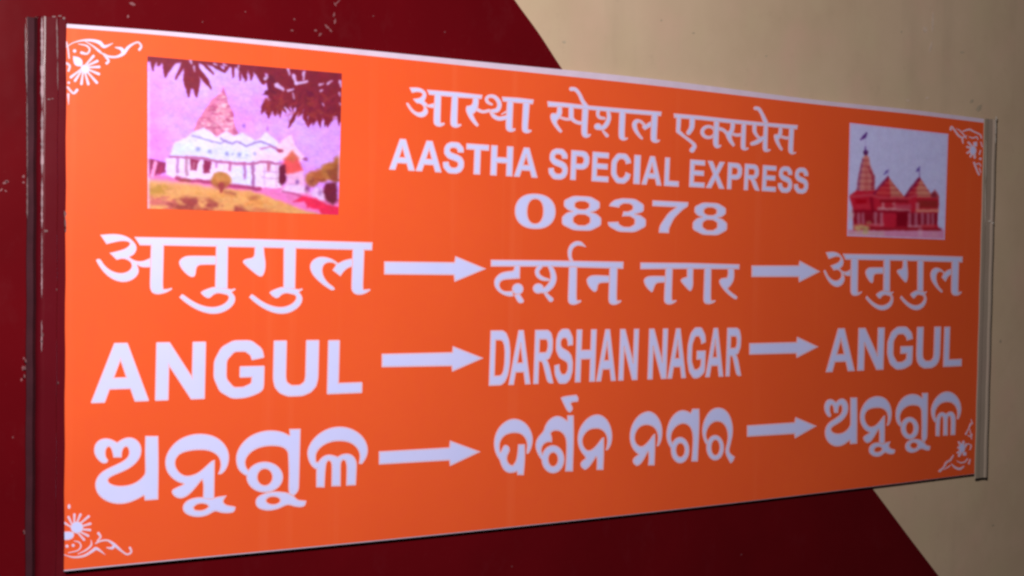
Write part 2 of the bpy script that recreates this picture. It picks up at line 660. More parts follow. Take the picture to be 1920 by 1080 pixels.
def right_rail():
    y0 = -0.0014
    xl = P(1845.5, 250, y0)[0]
    xr = P(1869, 250, y0)[0]
    d = xr - xl
    p = [(xl, -0.0004), (xl, y0 + 0.0006), (xl + 0.0010, y0), (xl + 0.30 * d, y0 + 0.0002), (xl + 0.36 * d, y0 + 0.0008), (xl + 0.72 * d, y0 + 0.0008),
         (xl + 0.80 * d, y0 - 0.0004), (xr - 0.002, y0 - 0.0006), (xr - 0.0003, y0 + 0.0006), (xr + 0.0006, WALL_Y), (xr - 0.006, WALL_Y), (xr - 0.006, -0.0004)]
    z1 = P(1846, 222, y0)[2]
    z0 = P(1832, 897, y0)[2]
    xb = P(1828.5, 880, y0)[0]
    lean = (xb - xl) / (z1 - P(1828.5, 880, y0)[2]) + 0.0
    me, o = rail(p, z0, z1, lean, 'guide_rail', RAIL_BEIGE, 'slim beige painted metal channel holding the narrow far end of the board')
    rail_mark = m_plain('edge_glint_and_wear', (0.78, 0.66, 0.56), 0.4, 0.5, 0.2, 200)  # painted glints on the rail's lit edges, plus small wear marks
    V = [tuple(v.co) for v in me.vertices]
    F = [tuple(f.vertices) for f in me.polygons]
    mi = [0] * len(F)
    rnd = random.Random(2)
    for u, v, rx, ry in [(1868, 222, 1.2, 5), (1867, 240, 1.1, 16), (1866.5, 262, 1.0, 10), (1856, 415, 4, 2), (1861, 418, 2.5, 1.5), (1848.5, 300, 0.7, 40), (1847.5, 380, 0.7, 40)]:
        k = len(V)
        for i in range(9):
            a = 2 * math.pi * i / 9
            q = rnd.uniform(0.65, 1.15)
            V.append(P(u + rx * q * math.cos(a), v + ry * q * math.sin(a), y0 - 0.0010))
        F.append(tuple(range(k + 8, k - 1, -1))); mi.append(1)
    o.data = mesh('guide_rail', V, F, [RAIL_BEIGE, rail_mark], mi)


right_rail()

# ---------------------------------------------------------------- the board
board = empty('destination_board', (0, 0, BASE_Z - 0.21),
              'orange train destination board with white Hindi, English and Odia lettering slid between two rails', 'destination board')
top_e = [(100, 43), (125, 44.8), (320, 59.3), (600, 85.5), (900, 115.5), (1220, 147.5), (1520, 186), (1700, 204.8), (1838, 222), (1850, 223.6)]
top_o = [(100, 50.2), (125, 51.9), (320, 67.4), (600, 95), (900, 126), (1220, 159.5), (1520, 194.4), (1700, 212.8), (1838, 229.4), (1850, 231)]
bot_o = [(1838, 887.8), (1812, 889.9), (1640, 911.3), (1300, 951.1), (900, 993.6), (600, 1023.2), (320, 1049.4), (125, 1068), (100, 1070.5)]
bot_e = [(1838, 888.5), (1812, 890.5), (1640, 912), (1300, 952), (900, 995), (600, 1025), (320, 1051.5), (125, 1070.5), (100, 1073)]
slab('back_panel', [np.concatenate([catmull(top_e, 6), catmull(bot_e, 6)])], 0.0, 0.0045, WHITE, board)
slab('orange_sheet', [np.concatenate([catmull(top_o, 6), catmull(bot_o, 6)])], -0.0004, 0.00035, ORANGE, board)
INK_Y, INK_T = -0.0007, 0.00025


def ink(name, sh, label=None, grow=0.0, rim=2.7):
    """printed mark: painted pink colour fringe out to the outline, denser lavender ink inside it"""
    o = slab(name, sh.contours(grow=grow), INK_Y, INK_T, PINK, board, label)
    inner = [q for q in sh.contours(grow=grow - rim) if len(q) >= 4]
    if inner:
        t = slab('tmp_ink', inner, INK_Y - 0.0001, 0.00007, LAV, board)
        me = o.data
        V = [tuple(v.co) for v in me.vertices]
        k = len(V)
        F = [tuple(f.vertices) for f in me.polygons]
        mi = [0] * len(F)
        V += [tuple(v.co) for v in t.data.vertices]
        F += [tuple(k + i for i in f.vertices) for f in t.data.polygons]
        mi += [1] * (len(F) - len(mi))
        o.data = mesh(name, V, F, [PINK, LAV], mi)
        old = t.data
        bpy.data.objects.remove(t)
        bpy.data.meshes.remove(old)
        bpy.data.meshes.remove(me)
    return o


# ---------------------------------------------------------------- Latin letters (bold grotesque)
def pr(s):
    return [[tuple(map(float, q.split(','))) for q in ring.split()] for ring in s.split('|')]


GL = {k: pr(v) for k, v in {
    'A': '1471,0 1149,0 1021,333 435,333 314,0 0,0 571,1466 884,1466|926,580 724,1124 526,580',
    'N': '152,0 152,1466 440,1466 1040,487 1040,1466 1315,1466 1315,0 1018,0 427,956 427,0',
    'G': '831,539 831,786 1469,786 1469,202 1376,112 1199,43 1023,-8 842,-25 612,-25 441,71 270,168 184,347 98,527 98,738 98,967 194,1145 290,1323 475,1418 616,1491 826,1491 1099,1491 1252,1376 1406,1262 1450,1060 1156,1005 1125,1113 1039,1175 954,1238 826,1238 632,1238 517,1115 403,992 403,750 403,489 519,358 635,228 823,228 916,228 1009,264 1103,301 1170,353 1170,539',
    'U': '147,1466 443,1466 443,672 443,483 454,427 473,337 544,282 616,228 740,228 866,228 930,279 994,331 1007,406 1020,481 1020,655 1020,1466 1316,1466 1316,696 1316,432 1292,323 1268,214 1203,139 1139,64 1031,19 923,-25 749,-25 539,-25 430,23 322,72 259,149 196,227 176,312 147,438 147,684',
    'L': '157,0 157,1454 453,1454 453,247 1189,247 1189,0',
    'D': '148,1466 689,1466 872,1466 968,1438 1097,1400 1189,1303 1281,1206 1329,1065 1377,925 1377,719 1377,538 1332,407 1277,247 1175,148 1098,73 967,31 869,0 705,0 148,0|444,1218 444,247 665,247 789,247 844,261 916,279 963,322 1011,365 1041,463 1071,562 1071,732 1071,902 1041,993 1011,1084 957,1135 903,1186 820,1204 758,1218 577,1218',
    'R': '150,0 150,1466 773,1466 1008,1466 1114,1426 1221,1387 1285,1286 1349,1185 1349,1055 1349,890 1252,782 1155,675 962,647 1058,591 1120,524 1183,457 1289,286 1468,0 1114,0 900,319 786,490 744,534 702,579 655,595 608,612 506,612 446,612 446,0|446,846 665,846 878,846 931,864 984,882 1014,926 1044,970 1044,1036 1044,1110 1004,1155 965,1201 893,1213 857,1218 677,1218 446,1218',
    'S': '74,477 362,505 388,360 467,292 547,224 682,224 825,224 897,284 970,345 970,426 970,478 939,514 909,551 833,578 781,596 596,642 358,701 262,787 127,908 127,1082 127,1194 190,1291 254,1389 373,1440 493,1491 662,1491 938,1491 1077,1370 1217,1249 1224,1047 928,1034 909,1147 846,1196 784,1246 659,1246 530,1246 457,1193 410,1159 410,1102 410,1050 454,1013 510,966 726,915 942,864 1045,809 1149,755 1207,660 1266,566 1266,427 1266,301 1196,191 1126,81 998,27 870,-26 679,-26 401,-26 252,102 103,231',
    'H': '150,0 150,1466 446,1466 446,889 1026,889 1026,1466 1322,1466 1322,0 1026,0 1026,641 446,641 446,0',
    'T': '479,0 479,1218 44,1218 44,1466 1209,1466 1209,1218 775,1218 775,0',
    'P': '149,0 149,1466 624,1466 894,1466 976,1444 1102,1411 1187,1300 1272,1190 1272,1015 1272,880 1223,788 1174,696 1098,643 1023,591 945,574 839,553 638,553 445,553 445,0|445,1218 445,800 607,800 782,800 841,823 900,846 933,895 967,944 967,1009 967,1089 920,1141 873,1193 801,1206 748,1218 588,1218',
    'E': '149,0 149,1466 1236,1466 1236,1218 445,1218 445,893 1181,893 1181,646 445,646 445,247 1264,247 1264,0',
    'C': '1087,539 1374,448 1308,208 1154,91 1001,-25 765,-25 473,-25 285,174 97,374 97,720 97,1086 286,1288 475,1491 783,1491 1052,1491 1220,1332 1320,1238 1370,1062 1077,992 1051,1106 968,1172 886,1238 768,1238 605,1238 503,1121 402,1004 402,742 402,464 502,346 602,228 762,228 880,228 965,303 1050,378',
    'I': '140,0 140,1466 436,1466 436,0',
    'X': '2,0 503,765 49,1466 395,1466 689,995 977,1466 1320,1466 864,754 1365,0 1008,0 683,507 357,0',
    '0': '563,1472 776,1472 896,1320 1039,1140 1039,723 1039,307 895,125 776,-25 563,-25 349,-25 218,139 87,304 87,726 87,1140 231,1322 350,1472|563,1239 512,1239 472,1206 432,1174 410,1090 381,981 381,723 381,465 407,368 433,272 472,240 512,208 563,208 614,208 654,240 694,273 716,357 745,465 745,723 745,981 719,1077 693,1174 653,1206 614,1239',
    '8': '324,791 215,837 165,917 116,998 116,1094 116,1258 230,1365 345,1472 556,1472 765,1472 880,1365 996,1258 996,1094 996,992 943,912 890,833 794,791 916,742 979,648 1043,554 1043,431 1043,228 913,101 784,-26 569,-26 369,-26 236,79 79,203 79,419 79,538 138,637 197,737|385,1074 385,990 432,943 480,896 559,896 639,896 687,943 735,991 735,1075 735,1154 687,1201 640,1249 562,1249 481,1249 433,1201 385,1153|357,450 357,334 416,269 476,204 565,204 652,204 709,266 766,329 766,447 766,550 708,612 650,675 561,675 458,675 407,604 357,533',
    '3': '77,391 349,424 362,320 419,265 476,210 557,210 644,210 703,276 763,342 763,454 763,560 706,622 649,684 567,684 513,684 438,663 469,892 583,889 643,941 703,994 703,1081 703,1155 659,1199 615,1243 542,1243 470,1243 419,1193 368,1143 357,1047 98,1091 125,1224 179,1303 234,1383 331,1428 429,1474 550,1474 757,1474 882,1342 985,1234 985,1098 985,905 774,790 900,763 975,669 1051,575 1051,442 1051,249 910,113 769,-23 559,-23 360,-23 229,91 98,206',
    '7': '85,1185 85,1446 1047,1446 1047,1241 928,1124 805,905 682,686 617,439 553,193 554,0 283,0 290,303 408,618 526,933 723,1185',
}.items()}


def _zero():
    out = []
    for rx, ry in ((476, 749), (186, 520)):
        a = np.linspace(0, 2 * math.pi, 56, endpoint=False)
        c, q = np.cos(a), np.sin(a)
        out.append([(563 + rx * math.copysign(abs(i) ** 0.86, i), 723 + ry * math.copysign(abs(j) ** 0.92, j)) for i, j in zip(c, q)])
    return out


GL['0'] = _zero()


def latin(name, spans, top, base, shear, label, bold=0.0):
    """spans: (letter, left, right) in photo pixels; top and base: two points of the cap line and base line"""
    sh = Shape()

    def line(L, x):
        (x0, y0), (x1, y1) = L
        return y0 + (y1 - y0) * (x - x0) / (x1 - x0)
    for ch, l, r in spans:
        rings = GL[ch]
        xs = [q[0] for q in rings[0]]
        ys = [q[1] for q in rings[0]]
        a, b = min(xs), max(xs)
        cap = 1466.0
        for k, ring in enumerate(rings):
            pts = []
            for x, y in ((soften(ring, 68 if ch in '83GSCUDPR' else 50, 3)) if ch != '0' else ring):
                t = y / cap
                px = l + bold + (x - a) / (b - a) * (r - l - 2 * bold) + shear * (t - 0.5)
                yt, yb = line(top, px) + bold, line(base, px) - bold
                pts.append((px, yb + (yt - yb) * t))
            sh.T().poly(pts, cut=(k > 0), raw=True)
    return ink(name, sh, label, grow=bold)


latin('english_lettering', [('A', 171.7, 280.5), ('N', 291.5, 385.5), ('G', 400.3, 496.3), ('U', 511.8, 597.8), ('L', 613.8, 680.5)],
      ((230, 642.5), (628, 636.6)), ((185, 756), (650, 738.3)), 2.4, 'white word ANGUL in large letters at the wide end', 2.4)
latin('english_lettering', [('D', 918, 957), ('A', 955, 996.5), ('R', 1001.5, 1039.5), ('S', 1040, 1075), ('H', 1079.5, 1117.5), ('A', 1119.5, 1156.5), ('N', 1161, 1197)],
      ((935, 619.2), (1375, 614.2)), ((930, 723.2), (1375, 705.6)), 3.4, 'white word DARSHAN', 0.95)
latin('english_lettering', [('N', 1215.5, 1251.5), ('A', 1253, 1288), ('G', 1288.8, 1323.5), ('A', 1324, 1358), ('R', 1362, 1391.5)],
      ((935, 619.2), (1375, 614.2)), ((930, 723.2), (1375, 705.6)), 3.2, 'white word NAGAR', 0.95)
latin('english_lettering', [('A', 1549.5, 1604), ('N', 1608.5, 1658), ('G', 1663.5, 1712), ('U', 1718.3, 1763.6), ('L', 1769.5, 1804.5)],
      ((1578, 615.2), (1780, 611.7)), ((1560, 697.8), (1785, 687.6)), 2.4, 'white word ANGUL in small letters at the narrow end', 0.9)
latin('english_lettering', [('A', 730.5, 779), ('A', 780.5, 829), ('S', 830.5, 870.7), ('T', 873.5, 916.5), ('H', 920, 962), ('A', 964.5, 1009)],
      ((755, 260.2), (985, 276.2)), ((740, 318.8), (1000, 333.4)), 2.0, 'white word AASTHA', 1.2)
latin('english_lettering', [('S', 1028.5, 1065.2), ('P', 1070, 1105), ('E', 1110, 1142), ('C', 1145.8, 1183.2), ('I', 1188.3, 1201), ('A', 1204, 1241.5), ('L', 1246, 1274)],
      ((1085, 282), (1252, 294.6)), ((1077, 338), (1260, 349.8)), 2.2, 'white word SPECIAL', 1.1)
latin('english_lettering', [('E', 1293, 1322.3), ('X', 1324.8, 1359.3), ('P', 1364, 1391.4), ('R', 1395.6, 1425.3), ('E', 1429.4, 1455.8), ('S', 1459, 1486.2), ('S', 1489, 1516.2)],
      ((1305, 299.4), (1505, 314.8)), ((1300, 351.2), (1500, 362.6)), 2.2, 'white word EXPRESS', 0.9)
latin('number_lettering', [('0', 965.3, 1042), ('8', 1054, 1128), ('3', 1140, 1211.8), ('7', 1222.5, 1289.8), ('8', 1299.2, 1364)],
      ((1003, 363.2), (1330, 380)), ((1003, 428.4), (1330, 440)), 2.0, 'white number 08378 in wide figures', 0.2)

# ---------------------------------------------------------------- Devanagari
MATRA = [(1455, 700), (1380, 722), (1310, 752), (1293, 775), (1330, 817), (1380, 842), (1412, 830), (1450, 792), (1500, 780), (1560, 793), (1600, 802), (1614, 832), (1590, 872), (1540, 908),
         (1460, 932), (1370, 928), (1270, 897), (1180, 847), (1110, 793), (1085, 786), (1052, 825), (1120, 887), (1230, 958), (1340, 1003), (1440, 1018), (1540, 1003), (1632, 952), (1683, 890), (1693, 830),
         (1672, 790), (1652, 768), (1694, 740), (1685, 720), (1640, 733), (1600, 722)]


def hindi_angul(sh, fn=None):
    sh.T(160, 420, 6, fn)
    sh.poly([(162, 120), (300, 107), (400, 115), (480, 142), (540, 188), (578, 240), (581, 290), (552, 345), (500, 372), (540, 402), (600, 417), (660, 412), (740, 375), (740, 490), (660, 492), (610, 482), (588, 464),
             (605, 510), (603, 552), (572, 602), (510, 642), (440, 658), (370, 651), (290, 618), (210, 553), (150, 473), (117, 410), (128, 392), (155, 387), (177, 400), (220, 468), (290, 523), (370, 550), (440, 548), (500, 518), (524, 474), (508, 430), (465, 402), (410, 392),
             (352, 408), (266, 324), (370, 300), (450, 275), (494, 240), (499, 215), (470, 197), (400, 194), (320, 210), (237, 231)])
    sh.poly([(545, 142), (1000, 150), (1896, 165), (3234, 203), (3228, 300), (1896, 267), (900, 246), (612, 243)], raw=True)
    sh.poly([(735, 200), (888, 200), (876, 690), (882, 730), (930, 727), (972, 713), (980, 735), (930, 768), (870, 788), (810, 797), (758, 783), (732, 750), (722, 700)])
    sh.poly([(1480, 355), (1200, 352), (1130, 357), (1080, 382), (1048, 420), (1057, 470), (1098, 532), (1160, 588), (1205, 604), (1238, 588), (1248, 540), (1253, 492), (1277, 467), (1320, 461), (1480, 461)])
    sh.poly([(1468, 210), (1610, 210), (1603, 740), (1455, 740)])
    sh.poly(MATRA)
    sh.T(440, 420, 6, fn)
    sh.poly([(222, 230), (330, 230), (338, 350), (353, 430), (348, 522), (322, 584), (290, 599), (250, 579), (180, 523), (112, 462), (88, 430), (98, 403), (140, 385), (198, 379), (220, 352)])
    sh.poly([(548, 240), (695, 240), (684, 740), (545, 740)])
    sh.poly([(160 + (x - 1055) * 0.953, y) for x, y in MATRA])
    sh.poly([(1335, 382), (1230, 403), (1165, 438), (1140, 417), (1080, 382), (1000, 363), (930, 369), (867, 410), (841, 470), (852, 532), (888, 593), (960, 664), (1050, 729), (1100, 754), (1131, 737), (1122, 709), (1062, 668), (1012, 608), (988, 540), (993, 482), (1022, 445), (1070, 433), (1118, 443), (1136, 462),
             (1096, 521), (1190, 593), (1232, 534), (1280, 494), (1335, 481)])
    sh.poly([(1325, 240), (1465, 240), (1448, 700), (1453, 735), (1522, 728), (1532, 745), (1482, 783), (1410, 804), (1348, 793), (1313, 752), (1309, 700)])
    return sh


ink('hindi_lettering', hindi_angul(Shape()), 'white Hindi place name in large letters at the wide end', -0.35)


def remap(anch, topA, botA, topB, botB):
    ax = [a for a, b in anch]
    bx = [b for a, b in anch]

    def fn(u, v):
        x = float(np.interp(u, ax, bx))
        if u < ax[0]:
            x = bx[0] + (u - ax[0]) * (bx[1] - bx[0]) / (ax[1] - ax[0])
        if u > ax[-1]:
            x = bx[-1] + (u - ax[-1]) * (bx[-1] - bx[-2]) / (ax[-1] - ax[-2])
        ta, ba = topA[1] + topA[2] * (u - topA[0]), botA[1] + botA[2] * (u - botA[0])
        tb, bb = topB[1] + topB[2] * (x - topB[0]), botB[1] + botB[2] * (x - botB[0])
        return (x, tb + (bb - tb) * (v - ta) / (ba - ta))
    return fn


FH = remap([(180, 1544.2), (282.5, 1595.2), (307.5, 1609.8), (335.3, 1622.3), (405, 1656.8), (427.5, 1669.5), (455.3, 1681.6), (531.7, 1720.0), (555, 1732.2), (580.8, 1744.2), (660.8, 1784.2), (683.3, 1798.6), (699, 1805.6)],
           (250, 443.5, 0.0227), (250, 552.6, 0.001), (1585, 475.2, 0.0236), (1600, 555.6, -0.004))
ink('hindi_lettering', hindi_angul(Shape(), FH), 'white Hindi place name in small letters at the narrow end', -0.35)

s = Shape().T(900, 440, 6.836)                       # second Hindi place name, first word
s.poly([(136, 318), (900, 326), (1844, 343), (1840, 442), (900, 414), (136, 412)], raw=True)
s.poly([(435, 380), (520, 380), (514, 567), (400, 574), (310, 581), (268, 601), (251, 640), (263, 688), (310, 722), (380, 722), (430, 715), (430, 793), (380, 798), (300, 778), (230, 733), (187, 671), (176, 610), (192, 553), (250, 492), (330, 467), (420, 460), (435, 440)])
s.ell(484, 696, 76, 77)
s.poly([(430, 770), (505, 745), (570, 846), (560, 874), (515, 887), (480, 868)])
s.stroke([(775, 405), (735, 460), (745, 520), (800, 562), (875, 578)], [70, 66, 66, 62, 40])
s.stroke([(890, 395), (928, 470), (942, 560), (915, 640), (850, 705), (800, 715)], [60, 76, 88, 92, 86, 80])
s.ell(748, 690, 74, 70)
s.stroke([(835, 745), (870, 790), (908, 830)], [44, 60, 74])
s.poly([(1138, 400), (1249, 400), (1242, 800), (1248, 838), (1300, 835), (1298, 866), (1240, 898), (1190, 907), (1143, 892), (1122, 850)])
s.stroke([(1180, 350), (1155, 290), (1152, 215), (1178, 152), (1232, 115), (1290, 117), (1358, 158)], [52, 52, 62, 66, 70, 62, 10])
s.poly([(1670, 522), (1460, 512), (1400, 527), (1362, 570), (1367, 620), (1398, 683), (1450, 734), (1480, 739), (1508, 712), (1513, 652), (1537, 622), (1670, 618)])
s.poly([(1658, 400), (1768, 400), (1757, 800), (1762, 840), (1816, 837), (1812, 866), (1760, 898), (1710, 908), (1663, 893), (1642, 850)])
ink('hindi_lettering', s, 'first word of the white Hindi place name in the middle', -0.35)
s = Shape().T(1160, 440, 6.836)                      # second word
s.poly([(276, 353), (900, 358), (1553, 376), (1550, 448), (900, 443), (276, 447)], raw=True)
s.poly([(610, 527), (420, 522), (350, 537), (316, 580), (327, 632), (362, 692), (420, 744), (443, 732), (458, 682), (473, 642), (502, 620), (610, 617)])
s.poly([(598, 410), (698, 410), (685, 800), (690, 838), (747, 835), (742, 862), (690, 893), (640, 903), (598, 888), (577, 850)])
s.poly([(872, 410), (963, 410), (958, 560), (961, 640), (942, 713), (915, 729), (880, 704), (797, 607), (791, 580), (818, 552), (873, 537)])
s.poly([(1097, 410), (1193, 410), (1187, 800), (1192, 840), (1247, 837), (1242, 864), (1190, 891), (1140, 898), (1098, 883), (1082, 845)])
s.poly([(1393, 420), (1483, 420), (1488, 520), (1478, 592), (1442, 653), (1404, 691), (1442, 733), (1502, 773), (1528, 800), (1512, 833), (1480, 829), (1398, 769), (1327, 692), (1286, 622), (1286, 580), (1318, 552), (1385, 547), (1400, 510)])
ink('hindi_lettering', s, 'second word of the white Hindi place name in the middle', -0.35)

s = Shape().T(740, 150, 6.836)                       # top line, first word
s.poly([(183, 93), (280, 90), (350, 105), (402, 148), (415, 205), (387, 270), (430, 312), (520, 290), (520, 368), (430, 355), (407, 342), (436, 395), (423, 442), (382, 478), (330, 485), (270, 463), (198, 402), (145, 310), (150, 286), (178, 290), (217, 353), (262, 398), (310, 415), (358, 400), (373, 362), (358, 327), (320, 305), (273, 301),
        (229, 238), (310, 231), (348, 205), (354, 180), (330, 161), (280, 155), (223, 171)])
s.poly([(408, 120), (800, 152), (1130, 188), (1117, 248), (800, 228), (440, 193)], raw=True)
s.poly([(510, 160), (602, 165), (592, 500), (594, 545), (640, 543), (647, 570), (600, 603), (550, 603), (503, 577), (493, 520)])
s.poly([(730, 180), (818, 190), (808, 520), (811, 560), (855, 560), (857, 587), (815, 613), (765, 618), (718, 592), (708, 540)])
s.poly([(998, 205), (1078, 215), (1083, 290), (1068, 372), (1032, 423), (1009, 441), (1033, 499), (1083, 575), (1062, 603), (1030, 588), (958, 502), (917, 421), (907, 370), (922, 328), (975, 323), (998, 290)])
s.stroke([(1060, 380), (1130, 407), (1210, 392)], [52, 48, 48])
s.stroke([(1245, 313), (1194, 285), (1178, 240), (1215, 208), (1280, 217), (1330, 270), (1343, 330), (1315, 385), (1250, 400)], [34, 48, 50, 50, 58, 64, 66, 66, 60])
s.stroke([(1225, 400), (1270, 462), (1340, 495), (1440, 478)], [34, 62, 62, 66])
s.stroke([(1370, 440), (1445, 400)], [20, 34])
s.poly([(1370, 210), (1580, 223), (1788, 248), (1774, 315), (1570, 298), (1385, 278)], raw=True)
s.poly([(1438, 250), (1528, 260), (1514, 570), (1514, 615), (1552, 618), (1552, 647), (1510, 671), (1470, 671), (1428, 647), (1418, 590)])
s.poly([(1643, 270), (1738, 280), (1714, 590), (1714, 630), (1757, 638), (1757, 662), (1715, 688), (1670, 688), (1633, 662), (1626, 610)])
ink('hindi_lettering', s, 'first white Hindi word of the top line', -0.35)
s = Shape().T(1000, 150, 6.836)                      # top line, second word
s.poly([(176, 268), (400, 287), (700, 322), (1100, 357), (1650, 403), (1638, 468), (1100, 423), (700, 384), (400, 354), (186, 348)], raw=True)
s.stroke([(488, 115), (540, 122), (590, 180), (632, 270), (680, 345)], [62, 58, 54, 58, 74])
s.poly([(303, 320), (368, 330), (378, 420), (353, 482), (310, 521), (304, 549), (343, 608), (378, 655), (352, 683), (320, 663), (248, 572), (212, 490), (218, 438), (243, 417), (290, 423), (303, 390)])
s.stroke([(345, 480), (420, 502), (500, 500)], [42, 44, 44])
s.stroke([(486, 345), (486, 480)], [72, 72])
s.stroke([(486, 480), (530, 528), (600, 552), (655, 540)], [62, 54, 54, 54])
s.poly([(625, 345), (713, 352), (697, 640), (700, 690), (742, 688), (737, 722), (690, 748), (650, 743), (618, 712), (610, 650)])
s.stroke([(835, 385), (826, 440), (850, 480), (910, 492)], [58, 50, 50, 42])
s.stroke([(958, 390), (970, 480), (948, 550), (910, 600), (860, 618)], [52, 64, 70, 70, 62])
s.ell(828, 598, 52, 48)
s.stroke([(895, 655), (944, 712)], [36, 54])
s.poly([(1100, 385), (1188, 392), (1174, 690), (1178, 735), (1217, 736), (1212, 762), (1170, 783), (1130, 778), (1096, 752), (1088, 690)])
s.poly([(1525, 518), (1470, 543), (1445, 567), (1400, 517), (1340, 492), (1288, 507), (1259, 560), (1267, 622), (1308, 693), (1370, 759), (1400, 769), (1411, 745), (1362, 678), (1333, 610), (1333, 562), (1362, 548), (1398, 580), (1392, 612), (1430, 649), (1467, 624), (1525, 594)])
s.poly([(1515, 415), (1603, 425), (1587, 720), (1588, 760), (1627, 763), (1622, 792), (1580, 813), (1540, 808), (1503, 782), (1498, 720)])
ink('hindi_lettering', s, 'second white Hindi word of the top line', -0.35)
s = Shape().T(1240, 170, 6.836)                      # top line, third word
s.poly([(156, 287), (500, 317), (900, 362), (1300, 402), (1754, 438), (1743, 502), (1300, 458), (900, 424), (500, 379), (162, 353)], raw=True)
s.stroke([(226, 330), (221, 440), (216, 518)], [68, 66, 62])
s.stroke([(216, 520), (300, 592), (390, 660), (425, 710), (395, 762)], [62, 46, 50, 62, 74])
s.stroke([(397, 360), (390, 470), (350, 540)], [78, 74, 68])
s.ell(602, 530, 105, 95)
s.ell(610, 530, 56, 46, cut=True)
s.poly([(673, 370), (748, 378), (738, 640), (738, 690), (772, 693), (772, 717), (735, 743), (695, 743), (663, 702), (658, 640)])
s.stroke([(735, 485), (800, 508), (850, 560)], [54, 52, 54])
s.poly([(882, 385), (948, 392), (948, 480), (920, 560), (900, 600), (949, 695), (924, 725), (868, 672), (822, 582), (817, 528), (860, 517), (885, 480)])
s.stroke([(915, 555), (970, 570), (1035, 560)], [48, 48, 48])
s.poly([(1028, 400), (1093, 408), (1083, 690), (1084, 725), (1122, 728), (1120, 752), (1080, 773), (1043, 768), (1016, 742), (1013, 680)])
s.stroke([(1196, 440), (1196, 520), (1222, 572)], [62, 58, 48])
s.stroke([(1165, 680), (1225, 658), (1320, 600)], [58, 68, 64])
s.stroke([(1222, 575), (1270, 615), (1325, 618)], [46, 48, 48])
s.poly([(1313, 410), (1373, 418), (1365, 700), (1366, 745), (1402, 748), (1402, 770), (1360, 793), (1318, 788), (1298, 757), (1296, 700)])
s.stroke([(1208, 225), (1250, 236), (1292, 300), (1337, 405)], [56, 56, 54, 68])
s.poly([(1503, 445), (1553, 452), (1558, 550), (1534, 611), (1509, 630), (1533, 699), (1563, 750), (1542, 778), (1508, 747), (1458, 662), (1437, 590), (1448, 557), (1490, 553), (1503, 520)])
s.stroke([(1540, 590), (1600, 607), (1655, 600)], [46, 46, 46])
s.poly([(1638, 455), (1708, 465), (1695, 740), (1695, 785), (1732, 783), (1730, 802), (1690, 823), (1653, 818), (1628, 792), (1623, 740)])
ink('hindi_lettering', s, 'third white Hindi word of the top line', -0.35)


